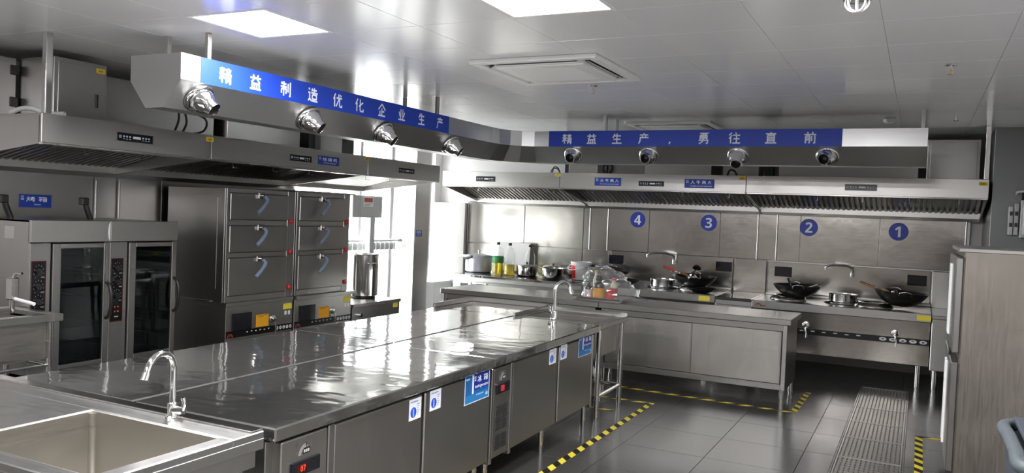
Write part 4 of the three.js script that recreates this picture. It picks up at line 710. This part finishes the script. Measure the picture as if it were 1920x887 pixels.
// ---------- work tables in front of the back line ----------
function cabinetTable(label, x0, x1, depth, o) {
  const t = thing('work_cabinet', label, 'work cabinet', [x0, 0, -7.69]), w = x1 - x0;
  g().box(0, w, 0.745, 0.8, -depth, 0, 0.005).to('table_top', 'steel', t);
  g().box(0.03, w - 0.03, 0.685, 0.745, -0.045, -0.02, 0.003).to('top_rail', 'steel', t); g().box(0.03, w - 0.03, 0.145, 0.2, -0.06, -0.02, 0.003).to('bottom_rail', 'steel', t);
  g().box(0.03, 0.07, 0.145, 0.745, -0.06, -0.012, 0.003).box(w - 0.07, w - 0.03, 0.145, 0.745, -0.06, -0.012, 0.003).to('front_post', 'steelV', t);
  g().box(0.03, 0.045, 0.145, 0.745, -depth + 0.03, -0.06).box(w - 0.045, w - 0.03, 0.145, 0.745, -depth + 0.03, -0.06).box(0.045, w - 0.045, 0.145, 0.16, -depth + 0.03, -0.06).box(0.045, w - 0.045, 0.145, 0.745, -depth + 0.03, -depth + 0.045).to('carcass', 'steelV', t);
  const m = w / 2 + (o.split ?? 0);
  const d1 = g().box(0.075, m + 0.02, 0.203, 0.682, -0.05, -0.038, 0.003).to('sliding_door', 'fridge', t); g().box(m - 0.02, m - 0.006, 0.203, 0.682, -0.038, -0.03, 0.003).to('finger_pull', 'steelV', d1);
  const d2 = g().box(m - 0.004, w - 0.078, 0.203, 0.682, -0.036, -0.024, 0.003).to('sliding_door', 'fridge', t); g().box(w - 0.1, w - 0.085, 0.203, 0.682, -0.024, -0.019, 0.003).to('finger_pull', 'steelV', d2);
  legs(t, [[0.06, -0.06], [w - 0.06, -0.06], [0.06, -depth + 0.07], [w - 0.06, -depth + 0.07]], 0.145, 0.025);
}
cabinetTable('stainless work cabinet with sliding doors, carrying the seasoning tray on its left end', -2.855, -1.0, 0.72, { split: 0.03 });
cabinetTable('stainless work cabinet, left one of the row, mostly hidden behind the island', -4.72, -2.86, 0.72, {});
{
  const t = thing('seasoning_tray', 'dark steel tray under the bagged seasoning jars on the work cabinet', 'tray', [-2.92, 0.801, -7.98]);
  g().box(-0.24, 0.26, 0, 0.006, -0.17, 0.17, 0.002).to('tray_base', 'steelV', t);
  g().tilted(0, 0.018, 0.178, 0.5, 0.004, 0.05, -0.7).tilted(0, 0.018, -0.178, 0.5, 0.004, 0.05, 0.7).tilted(-0.25, 0.02, 0, 0.05, 0.004, 0.36, 0, 0, -0.7).tilted(0.27, 0.02, 0, 0.05, 0.004, 0.36, 0, 0, 0.7).to('tray_rim', 'steel', t);
  const jar = (label, x, z, r, h, capH, mat, cap, print) => {
    const j = thing('seasoning_bottle', label, 'bottle', [-2.92 + x, 0.808, -7.98 + z]);
    g().lathe([[0, 0], [r, 0], [r, h * 0.72], [r * 0.45, h * 0.9], [r * 0.45, h], [0, h]], [0, 0, 0], 28).to('bottle_body', mat, j);
    g().lathe([[0, h + capH], [r * 0.55, h + capH], [r * 0.58, h], [0, h]], [0, 0, 0], 24).to('cap', cap, j);
    if (print) g().lathe([[r + 0.0012, h * 0.1], [r + 0.0012, h * 0.6]], [0, 0, 0], 28).to('label', print, j);
  };
  const lab = (bg, fg) => canvasMat(256, 64, (c) => { c.fillStyle = bg; c.fillRect(0, 0, 256, 64); c.fillStyle = fg; for (let i = 0; i < 14; i++) c.fillRect(8 + i * 18, 14 + (i % 3) * 5, 9, 22); c.fillRect(0, 48, 256, 4); }, 0.5);
  jar('seasoning bottle with a pale pink label, left front in the plastic bag', -0.14, 0.06, 0.045, 0.16, 0.02, 'soy', 'black', lab('#cfb9bd', '#8a3c4c'));
  jar('seasoning bottle with a yellow label and black cap in the middle of the bag', -0.02, 0.07, 0.062, 0.2, 0.045, 'soy', 'black', lab('#d89a26', '#6a3208'));
  jar('small red seasoning jar at the right front of the bag', 0.11, 0.09, 0.04, 0.1, 0.02, 'red', 'red', lab('#c8262a', '#f0c8b0'));
  jar('tall cream bottle standing at the back left of the bag', -0.1, -0.05, 0.03, 0.27, 0.02, 'cream', 'amber');
  jar('tall bottle with a red shoulder at the back right of the bag', 0.1, -0.05, 0.04, 0.2, 0.03, 'cream', 'red', lab('#b83036', '#e8d0c0'));
  // crumpled clear bag draped over the jars, gathered to a tail on the right
  const rows = 26, cols = 40, pos = [], P = [], k0 = lattice(9, 11), k1 = lattice(23, 27);
  for (let i = 0; i <= rows; i++) for (let j = 0; j <= cols; j++) {
    const u = i / rows, a = (j % cols) / cols * Math.PI * 2, tail = Math.max(0, Math.cos(a)) ** 2;
    let r = 0.02 + 0.19 * Math.sin(Math.min(1, u * 1.45) * Math.PI / 2), y = 0.325 * Math.cos(u * Math.PI / 2) ** 0.75;
    const nz = (sample(k0, (j % cols) / cols, u * 0.9) - 0.5) * 0.05 + (sample(k1, (j % cols) / cols, u * 0.9) - 0.5) * 0.042;
    r += nz + tail * u * u * 0.26; y = y * (1 - 0.35 * tail * u) + nz * 0.5;
    P.push([r * Math.cos(a), Math.max(0.012, y + 0.012), r * Math.sin(a) * (0.92 - 0.45 * tail * u)]);
  }
  for (let i = 0; i < rows; i++) for (let j = 0; j < cols; j++) { const q = (a, b) => P[a * (cols + 1) + b]; pos.push(...q(i, j), ...q(i + 1, j + 1), ...q(i + 1, j), ...q(i, j), ...q(i, j + 1), ...q(i + 1, j + 1)); }
  const bg = new THREE.BufferGeometry(); bg.setAttribute('position', new THREE.Float32BufferAttribute(pos, 3)); bg.computeVertexNormals();
  const b = thing('plastic_bag', 'crumpled clear plastic bag pulled over the seasoning jars on the tray', 'plastic bag', [-2.92, 0.812, -7.97]); g().add(bg).to('bag_film', 'bag', b);
}
// ---------- island: local frame turned a little, x to the left is negative, z runs away from the camera as negative ----------
const TH = 0.0206, IC = Math.cos(TH), IS = Math.sin(TH);
const isl = (x, y, z) => [-2.16 + x * IC + z * IS, y, -2.36 - x * IS + z * IC];
const FROT = Math.PI / 2;                                      // front of the fridges faces +x; local x runs along -z
const DIAL = canvasMat(128, 128, (c) => {
  c.fillStyle = '#dfe3ec'; c.fillRect(0, 0, 128, 128); c.fillStyle = '#2a4fc0'; c.beginPath(); c.arc(46, 82, 32, 0, 7); c.fill(); c.fillStyle = '#9db4ee'; c.fillRect(40, 60, 12, 48);
  c.fillStyle = '#8a90a4'; for (let i = 0; i < 6; i++) c.fillRect(84, 34 + i * 13, 28 - (i % 3) * 6, 5); c.fillRect(14, 14, 80, 7);
}, 0.4);
const POSTER = canvasMat(320, 256, (c) => {
  c.fillStyle = '#1f5f9c'; c.fillRect(0, 0, 320, 256); c.fillStyle = '#2a78b4'; c.fillRect(0, 180, 320, 76); c.fillStyle = '#1b2f8e'; c.fillRect(110, 10, 200, 140); c.fillStyle = '#e6e9f2'; c.fillRect(92, 6, 22, 170);
  c.strokeStyle = '#e6e9f2'; ink(c, '冰', 160, 28, 52, 62, 9); ink(c, '箱', 240, 28, 56, 62, 8); c.font = 'bold 34px sans-serif'; c.textAlign = 'center'; c.fillText('Refrigerator', 216, 136, 176);
  c.fillRect(122, 30, 20, 8); c.fillRect(122, 46, 20, 8); c.fillRect(122, 62, 20, 8); c.fillStyle = '#a8cbe6'; for (let i = 0; i < 5; i++) c.fillRect(150 + i * 20, 190, 12, 12); c.beginPath(); c.arc(286, 214, 16, 0, 7); c.fill(); c.fillRect(16, 30, 44, 14);
  c.strokeStyle = '#d5dbe4'; c.lineWidth = 8; c.strokeRect(4, 4, 312, 248);
}, 0.35);
const BADGE = canvasMat(192, 112, (c) => {
  c.fillStyle = '#6f6c66'; c.fillRect(0, 0, 192, 112); c.strokeStyle = '#151515'; c.lineWidth = 34; c.beginPath(); c.arc(120, 112, 82, 3.3, 4.9); c.stroke(); c.fillStyle = '#151515'; c.fillRect(82, 54, 100, 48);
  c.strokeStyle = '#e8e8e6'; c.lineWidth = 7; for (const r of [94, 82, 70]) { c.beginPath(); c.arc(120, 114, r, 3.25, 4.75); c.stroke(); } c.fillStyle = '#e8e8e6'; for (let i = 0; i < 3; i++) c.fillRect(94 + i * 28, 66, 22, 26); c.fillRect(132, 34, 10, 10);
}, 0.4, { metalness: 0.5 });
const WORKTOP = M.top;
function fridge(label, zl, len, parts) {
  const t = thing('worktable_fridge', label, 'refrigerator', isl(-0.385, 0, zl), { rot: FROT + TH }), F = 0.365;   // local: x along the front (0..len), z = depth, front at F
  g().box(0, len, 0.745, 0.8, -0.385, 0.385, 0.006).to('worktop', WORKTOP, t);
  g().box(0.02, len - 0.01, 0.18, 0.735, -0.38, F - 0.045, 0.003).to('cabinet_body', 'steelV', t);
  g().box(0.02, len - 0.01, 0.735, 0.746, -0.38, F - 0.02).to('gasket_strip', 'black', t);
  for (const [kind, a, b] of parts) {
    if (kind === 'door') {
      const d = g().box(a, b, 0.185, 0.728, F - 0.05, F, 0.006).to('door', 'fridge', t);
      g().box(a, b, 0.7285, 0.735, F - 0.045, F - 0.01).to('grip_recess', 'black', d);
    } else if (kind === 'machine' || kind === 'vent') {
      const d = g().box(a, b, 0.185, 0.728, F - 0.05, F, 0.005).to('machine_panel', 'fridge', t), m = (a + b) / 2;
      plate('maker_badge', BADGE, d, [m - (kind === 'machine' ? 0.01 : 0.0), 0.675, F + 0.0003], 0.085, 0.055, { t: 0.0015, label: 'printed maker emblem' });
      g().box(m - 0.085, m + 0.085, 0.572, 0.632, F - 0.002, F + 0.012, 0.004).to('controller', 'blackGloss', d);
      if (kind === 'machine') {
        const cv = canvasMat(128, 64, (c) => { c.fillStyle = '#1a0404'; c.fillRect(0, 0, 128, 64); c.fillStyle = '#ff3a20'; c.font = 'bold 58px monospace'; c.textAlign = 'center'; c.fillText('07', 64, 52); }, 0.3, { emissive: new THREE.Color(1, 1, 1), emissiveIntensity: 0.9 }); cv.emissiveMap = cv.map; plate('display', cv, d, [m - 0.025, 0.6, F + 0.0121], 0.06, 0.034, { t: 0.001, label: 'red lit digits' });
      } else g().box(m - 0.04, m + 0.0, 0.585, 0.62, F + 0.012, F + 0.017, 0.004).to('indicator', flat('redLamp', [0.5, 0.03, 0.04], 0.4), d);
      const s = g(); for (let i = 0; i < 19; i++) { const y = 0.235 + i * 0.0135 + (i > 6 ? 0.02 : 0); for (const [u, v] of [[a + 0.035, m - 0.004], [m + 0.004, b - 0.035]]) s.tilted((u + v) / 2, y, F + 0.001, v - u, 0.007, 0.006, 0.5, 0, 0, 0.001); } s.to('vent_louvres', 'black', d);
    } else g().box(a, b, 0.16, 0.735, F - 0.045, F + 0.004, 0.004).to('post', 'steelV', t);
  }
  for (const x of [0.07, len / 2, len - 0.07]) for (const z of [0.3, -0.3]) g().cyl([x, 0, z], [x, 0.18, z], 0.022, 12).to('leg', 'polished', t);
  return t;
}
const f1 = fridge('island under-counter refrigerator nearest the camera, with lit red digits', 0, 1.87, [['machine', 0.06, 0.345], ['post', 0.348, 0.39], ['door', 0.392, 1.1], ['door', 1.125, 1.86]]);
const f2 = fridge('island under-counter refrigerator farther away, with a louvred vent panel', -1.873, 1.85, [['post', 0.0, 0.03], ['vent', 0.032, 0.26], ['post', 0.263, 0.295], ['door', 0.297, 1.03], ['door', 1.06, 1.74], ['post', 1.743, 1.775]]);
for (const [f, name, m, x, y, w, h, label] of [[f1, 'energy_label', DIAL, 1.03, 0.667, 0.11, 0.105], [f1, 'energy_label', DIAL, 1.225, 0.677, 0.11, 0.105], [f1, 'poster', POSTER, 1.69, 0.662, 0.3, 0.165, 'blue poster reading 冰箱 Refrigerator'], [f2, 'energy_label', DIAL, 0.935, 0.678, 0.12, 0.105], [f2, 'energy_label', DIAL, 1.14, 0.682, 0.12, 0.105], [f2, 'poster', POSTER, 1.585, 0.672, 0.29, 0.155, 'blue poster reading 冰箱 Refrigerator']])
  plate(name, m, f, [x, y, 0.3652], w, h, { t: 0.0012, label });
function worktable(label, zl, len, o = {}) {
  const t = thing('work_table', label, 'work table', isl(-1.185, 0, zl), { rot: FROT + TH });
  g().box(0.002, len - 0.002, 0.75, 0.8, -0.395, 0.395, 0.006).to('table_top', WORKTOP, t);
  if (o.rim) g().box(len - 0.022, len - 0.002, 0.8, 0.842, -0.395, 0.395, 0.004).box(0.002, len - 0.022, 0.8, 0.842, -0.395, -0.375, 0.004).to('upstand', 'steel', t);
  g().box(0.05, len - 0.05, 0.2, 0.225, -0.36, 0.36, 0.004).to('undershelf', 'steel', t);
  for (const [x, z] of [[0.06, -0.35], [len - 0.06, -0.35], [0.06, 0.35], [len - 0.06, 0.35]]) g().cyl([x, 0, z], [x, 0.75, z], 0.02, 12).to('leg', 'polished', t);
}
worktable('plain stainless work table at the near left of the island, behind the sink tap', 0, 1.98);
worktable('plain stainless work table in the middle left of the island', -1.983, 1.79);
worktable('stainless work table with a raised rim at the far left end of the island', -3.776, 0.73, { rim: 1 });
function faucet(label, pos, rot, h, reach, s) {
  const t = thing('gooseneck_faucet', label, 'faucet', pos, { rot });
  g().lathe([[0, 0], [0.026, 0], [0.026, 0.008], [0.019, 0.014], [0.019, 0.055], [0.016, 0.062], [0, 0.062]].map(([a, b]) => [a * s, b * s]), [0, 0, 0], 24).to('faucet_base', 'chrome', t);
  const r = reach / 2, pts = [[0, 0.05, 0], [0, h - r, 0]]; for (let i = 1; i <= 10; i++) { const a = Math.PI * 0.86 * i / 10; pts.push([0, h - r + Math.sin(a) * r, r - Math.cos(a) * r]); } const tip = [0, h - r - Math.sin(Math.PI * 0.14) * 0 + r * Math.sin(Math.PI * 0.86) - 0.03, r - Math.cos(Math.PI * 0.86) * r + 0.012]; pts.push(tip);
  g().tube(pts, 0.0125 * s, 60, 14).to('gooseneck', 'chrome', t); g().cyl([0, tip[1] - 0.02, tip[2] + 0.008], [0, tip[1] + 0.004, tip[2] - 0.002], 0.0155 * s, 16).to('spout_tip', 'chrome', t);
  g().cyl([0.01, 0.03 * s, 0], [0.055 * s, 0.034 * s, 0], 0.017 * s, 18).to('valve_body', 'chrome', t); g().tube([[0.05 * s, 0.034 * s, 0], [0.056 * s, 0.06 * s, 0], [0.052 * s, 0.085 * s, 0.004]], 0.008 * s, 12, 8).to('lever', 'chrome', t);
  return t;
}
// far sink at the end of the island
{
  const t = thing('island_sink', 'small stainless sink on tubular legs at the far right end of the island', 'sink', isl(-0.385, 0, -3.726), { rot: FROT + TH }), L = 0.74;
  g().box(0, 0.11, 0.755, 0.8, -0.385, 0.385, 0.005).box(L - 0.06, L, 0.755, 0.8, -0.385, 0.385, 0.005).box(0.11, L - 0.06, 0.755, 0.8, 0.3, 0.385, 0.005).box(0.11, L - 0.06, 0.755, 0.8, -0.385, -0.32, 0.005).to('sink_rim', 'steel', t);
  g().box(L - 0.02, L, 0.8, 0.83, -0.385, 0.385, 0.003).box(0, L - 0.02, 0.8, 0.83, -0.385, -0.365, 0.003).to('upstand', 'steel', t);
  g().box(0.105, 0.115, 0.5, 0.77, -0.32, 0.3).box(L - 0.065, L - 0.055, 0.5, 0.77, -0.32, 0.3).box(0.115, L - 0.065, 0.5, 0.77, 0.295, 0.305).box(0.115, L - 0.065, 0.5, 0.77, -0.325, -0.315).box(0.115, L - 0.065, 0.495, 0.505, -0.315, 0.295).to('sink_bowl', 'bowl', t);
  for (const [x, z] of [[0.09, 0.35], [L - 0.06, 0.35], [0.09, -0.35], [L - 0.06, -0.35]]) g().cyl([x, 0.04, z], [x, 0.76, z], 0.021, 16).cyl([x, 0, z], [x, 0.04, z], 0.017, 12).cyl([x, 0.68, z], [x, 0.686, z], 0.026, 16).to('leg', 'polished', t);
  g().cyl([0.09, 0.2, 0.35], [L - 0.06, 0.2, 0.35], 0.015, 12).cyl([0.09, 0.2, -0.35], [L - 0.06, 0.2, -0.35], 0.015, 12).cyl([0.09, 0.2, -0.35], [0.09, 0.2, 0.35], 0.015, 12).cyl([L - 0.06, 0.2, -0.35], [L - 0.06, 0.2, 0.35], 0.015, 12).to('stretcher', 'polished', t);
  g().tube([[0.38, 0.5, 0.1], [0.38, 0.42, 0.1], [0.5, 0.36, 0.15], [0.55, 0.2, 0.2], [0.55, 0.06, 0.2]], 0.02, 24, 10).to('waste_pipe', 'whitePlastic', t);
  faucet('chrome gooseneck faucet at the far end of the island', [...isl(-0.42, 0.8, -3.785)], Math.PI - 0.6, 0.31, 0.15, 1.25);
}
// near sink
{
  const t = thing('near_sink', 'large stainless sink counter in the near left foreground, with a deep square bowl', 'sink', [-2.18, 0, -2.322]);
  const X0 = -1.75, B = [-0.765, -0.06, 0.155, 0.68], D = 0.745;   // counter from X0..0 in x, 0..D in z; bowl x0 x1 z0 z1
  g().box(X0, 0, 0.77, 0.8, 0, B[2], 0.004).box(X0, 0, 0.77, 0.8, B[3], D, 0.004).box(B[1], 0, 0.77, 0.8, B[2], B[3], 0.004).box(X0, B[0], 0.77, 0.8, B[2], B[3], 0.004).box(-0.012, 0, 0.73, 0.772, 0, D, 0.002).box(X0, -0.012, 0.73, 0.772, D - 0.012, D, 0.002).to('counter_rim', 'steel', t);
  g().box(X0, -0.004, 0.8, 0.808, 0.004, 0.062, 0.004).to('raised_edge', 'polished', t);
  const w = 0.008, y0 = 0.5; g().box(B[0], B[0] + w, y0, 0.797, B[2], B[3]).box(B[1] - w, B[1], y0, 0.797, B[2], B[3]).box(B[0] + w, B[1] - w, y0, 0.797, B[2], B[2] + w).box(B[0] + w, B[1] - w, y0, 0.797, B[3] - w, B[3]).box(B[0], B[1], y0 - w, y0, B[2], B[3])
    .cyl([B[0] + w, y0, B[2] + w], [B[0] + w, 0.79, B[2] + w], 0.02, 20).to('sink_bowl', 'bowl', t);
  for (const [x, z] of [[-0.08, 0.05], [-0.08, D - 0.05], [X0 + 0.08, 0.05], [X0 + 0.08, D - 0.05], [-0.9, 0.05]]) g().cyl([x, 0, z], [x, 0.735, z], 0.02, 16).to('leg', 'polished', t);
  g().box(-0.045, -0.02, 0.66, 0.735, 0.02, D - 0.02, 0.003).to('apron_rail', 'steel', t);
  g().lathe([[0, 0.003], [0.045, 0.003], [0.05, 0], [0.03, 0], [0, 0]], [(B[0] + B[1]) / 2, y0, (B[2] + B[3]) / 2], 24).to('drain', 'chrome', t);
  faucet('chrome gooseneck faucet on the near left sink', [-2.6, 0.8, -2.257], 0.12, 0.262, 0.135, 1);
}
for (const [label, x, z, r] of [['flat white round lid on the island worktop, nearer of two', -2.5, -4.33, 0.06], ['flat white round lid on the island worktop, farther of two', -2.55, -4.47, 0.06]]) {
  const t = thing('white_puck', label, 'lid', [x, 0.8, z]); g().lathe([[0, 0], [r - 0.006, 0], [r, 0.004], [r, 0.016], [r - 0.004, 0.02], [0, 0.018]], [0, 0, 0], 32).to('lid_disc', 'white', t);
}
// ---------- right side ----------
{
  const t = thing('tall_refrigerator', 'tall stainless refrigerator at the right photo edge, seen from its plain end', 'refrigerator', [0.225, 0, -5.78]);
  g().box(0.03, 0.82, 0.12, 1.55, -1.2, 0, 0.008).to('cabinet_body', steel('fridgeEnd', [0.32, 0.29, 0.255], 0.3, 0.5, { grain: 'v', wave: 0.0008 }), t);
  g().box(0.0, 0.83, 1.535, 1.56, -1.21, 0.004, 0.003).to('top_cap', 'steel', t);
  for (const [y0, y1] of [[0.9, 1.5], [0.15, 0.84]]) for (const k of [0, 1]) {
    const z0 = -1.19 + k * 0.597, d = g().box(-0.012, 0.029, y0, y1, z0, z0 + 0.583, 0.006).to('door', 'steelV', t);
    g().box(-0.026, -0.012, y0 + 0.06, y1 - 0.06, z0 + (k ? 0.03 : 0.5), z0 + (k ? 0.075 : 0.545), 0.003).to('door_handle', 'white', d);
  }
  g().box(-0.016, -0.002, 0.845, 0.895, -0.36, -0.3, 0.003).to('lock', 'black', t);
  for (const [x, z] of [[0.08, -0.06], [0.76, -0.06], [0.08, -1.13], [0.76, -1.13]]) g().cyl([x, 0, z], [x, 0.12, z], 0.025, 12).to('leg', 'polished', t);
  const b = thing('wheeled_bin', 'blue-grey plastic bin with a rolled rim at the bottom right corner', 'bin', [0.62, 0, -3.25]);
  const q = [[-0.3, 0.34], [0.28, 0.34], [0.28, -0.34], [-0.3, -0.34]], lo = 0.78, hY = 0.94, fc = [];
  for (let i = 0; i < 4; i++) { const p = q[i], r = q[(i + 1) % 4]; fc.push([[p[0] * lo, 0.06, p[1] * lo], [r[0] * lo, 0.06, r[1] * lo], [r[0], hY, r[1]], [p[0], hY, p[1]]], [[r[0] * 0.96, hY, r[1] * 0.96], [r[0] * lo * 0.94, 0.08, r[1] * lo * 0.94], [p[0] * lo * 0.94, 0.08, p[1] * lo * 0.94], [p[0] * 0.96, hY, p[1] * 0.96]]); }
  fc.push(q.slice().reverse().map(([x, z]) => [x * lo, 0.06, z * lo]), q.map(([x, z]) => [x * lo * 0.94, 0.08, z * lo * 0.94])); g().quads(fc).to('bin_body', 'binBody', b);
  const rim = []; for (let i = 0; i < 4; i++) { const p = q[i], r = q[(i + 1) % 4]; for (const k of [0.06, 0.35, 0.65, 0.94]) rim.push(new THREE.Vector3(p[0] + (r[0] - p[0]) * k, hY, p[1] + (r[1] - p[1]) * k)); }
  g().add(new THREE.TubeGeometry(new THREE.CatmullRomCurve3(rim, true, 'centripetal'), 140, 0.024, 12, true)).to('rolled_rim', 'binPlastic', b);
  g().box(-0.27, 0.25, 0.955, 0.975, -0.33, 0.1, 0.01).to('lid', 'binBody', b);
  for (const s of [-1, 1]) g().cyl([0.16, 0.09, s * 0.26], [0.16, 0.09, s * 0.3], 0.09, 24).to('wheel', 'rubber', b);
  for (const s of [-1, 1]) g().box(-0.2, -0.14, 0, 0.08, s * 0.2 - 0.02, s * 0.2 + 0.02).to('foot', 'rubber', b);
}
{
  const mk = (x, label, w, h, y, d, face) => { const t = thing('switch_box', label, 'switch box', [x, y, -9.36]); g().box(0, w, 0, h, 0, d, 0.005).to('box_body', face, t); return t; };
  const a = mk(0.86, 'grey electric switch box on the dark wall at the right photo edge', 0.14, 0.36, 1.63, 0.14, 'grayBox');
  g().box(0.02, 0.12, 0.03, 0.33, 0.14, 0.15, 0.003).to('cover', 'whitePlastic', a);
  for (const [i, x] of [0.765, 0.81].entries()) { const t = mk(x, `small grey breaker switch left of the grey switch box, ${i ? 'right' : 'left'} of two`, 0.038, 0.28 + i * 0.03, 1.65, 0.09, 'grayBox'); for (const y of [0.19, 0.08]) g().box(0.006, 0.032, y, y + 0.04, 0.09, 0.102, 0.003).to('toggle', 'black', t); }
  const s = thing('conduit', 'short white conduit elbow on the dark wall above the switch boxes', 'conduit', [0.83, 2.05, -9.36]); g().tube([[0, 0, 0.01], [0, 0.02, 0.03], [0.05, 0.03, 0.03], [0.16, 0.03, 0.03]], 0.013, 20, 8).to('conduit_tube', 'white', s);
  g().cyl([0.06, -0.055, 0.03], [0.06, 0.02, 0.03], 0.018, 10).to('black_sleeve', 'rubber', s);
}
// ---------- floor markings and drain ----------
function tape(label, runs) {
  const t = thing('hazard_tape', label, 'floor tape', [runs[0][0], 0, runs[0][1]]);
  for (const [x0, z0, x1, z1] of runs) {
    const L = Math.hypot(x1 - x0, z1 - z0), w = 0.055, a = Math.atan2(-(z1 - z0), x1 - x0), gm = new THREE.BoxGeometry(L + w * 0.9, 0.0012, w), uv = gm.attributes.uv; gm.rotateY(a);
    for (let i = 8; i < 16; i++) uv.setXY(i, uv.getX(i) * L / 0.17, uv.getY(i));
    const m = new THREE.Mesh(gm, HAZARD); m.name = 'tape_strip'; m.position.set((x0 + x1) / 2 - runs[0][0], 0.001, (z0 + z1) / 2 - runs[0][1]); m.receiveShadow = true; t.add(m);
  }
}
tape('black and yellow tape along the floor beside the island, turning under its far sink', [[-2.085, -1.4, -2.085, -7.085], [-2.14, -7.085, -2.75, -7.085], [-2.3, -6.62, -2.75, -6.62]]);
tape('black and yellow tape around the foot of the right work cabinet', [[-2.95, -7.63, -0.96, -7.53], [-0.925, -7.59, -0.915, -8.5]]);
tape('black and yellow tape on the floor in front of the tall refrigerator', [[0.072, -4.4, 0.072, -7.29], [0.12, -7.29, 0.3, -7.29]]);
{
  structure(g().box(DRX0 + 0.01, DRX1 - 0.01, -0.06, -0.045, DRZ0, DRZ1), 'trim_2', 'black');
  const zs = [-4.46, -5.08, -5.7, -6.32, -6.95, -7.55, -8.18, -8.8, -9.235], names = ['nearest to the camera', 'second nearest to the camera', 'third nearest to the camera', 'fourth nearest to the camera', 'fourth from the range', 'third from the range', 'second from the range', 'right under the wok range'];
  for (let i = 0; i < 8; i++) {
    const z0 = zs[i + 1] + 0.003, z1 = zs[i] - 0.003, L = z1 - z0, a = DRX0 + 0.014, b = DRX1 - 0.014, W = b - a;
    const t = thing('drain_cover', `steel floor drain cover with slots, ${names[i]}`, 'drain cover', [a, 0, z1]);
    g().box(0, W, -0.03, 0, -0.014, 0, 0.002).box(0, W, -0.03, 0, -L, -L + 0.014, 0.002).box(0, 0.014, -0.03, 0, -L + 0.014, -0.014, 0.002).box(W - 0.014, W, -0.03, 0, -L + 0.014, -0.014, 0.002).to('cover_frame', 'steel', t);
    const bars = g(); const n = 13, stp = (W - 0.028) / n; for (let k = 0; k < n; k++) bars.box(0.014 + k * stp + 0.004, 0.014 + (k + 1) * stp - 0.004, -0.026, -0.003, -L + 0.012, -0.012, 0.0025);
    const rows = Math.round(L / 0.06); for (let k = 1; k < rows; k++) bars.box(0.012, W - 0.012, -0.028, -0.0045, -k * L / rows - 0.009, -k * L / rows + 0.009, 0.002);
    const m = bars.to('cover_bars', 'fridge', t); m.userData.kind = 'stuff';
  }
}

const renderer = new THREE.WebGLRenderer({ antialias: true });
renderer.toneMapping = THREE.LinearToneMapping;
renderer.toneMappingExposure = EXPOSURE;
renderer.shadowMap.enabled = true;
renderer.render(scene, camera);
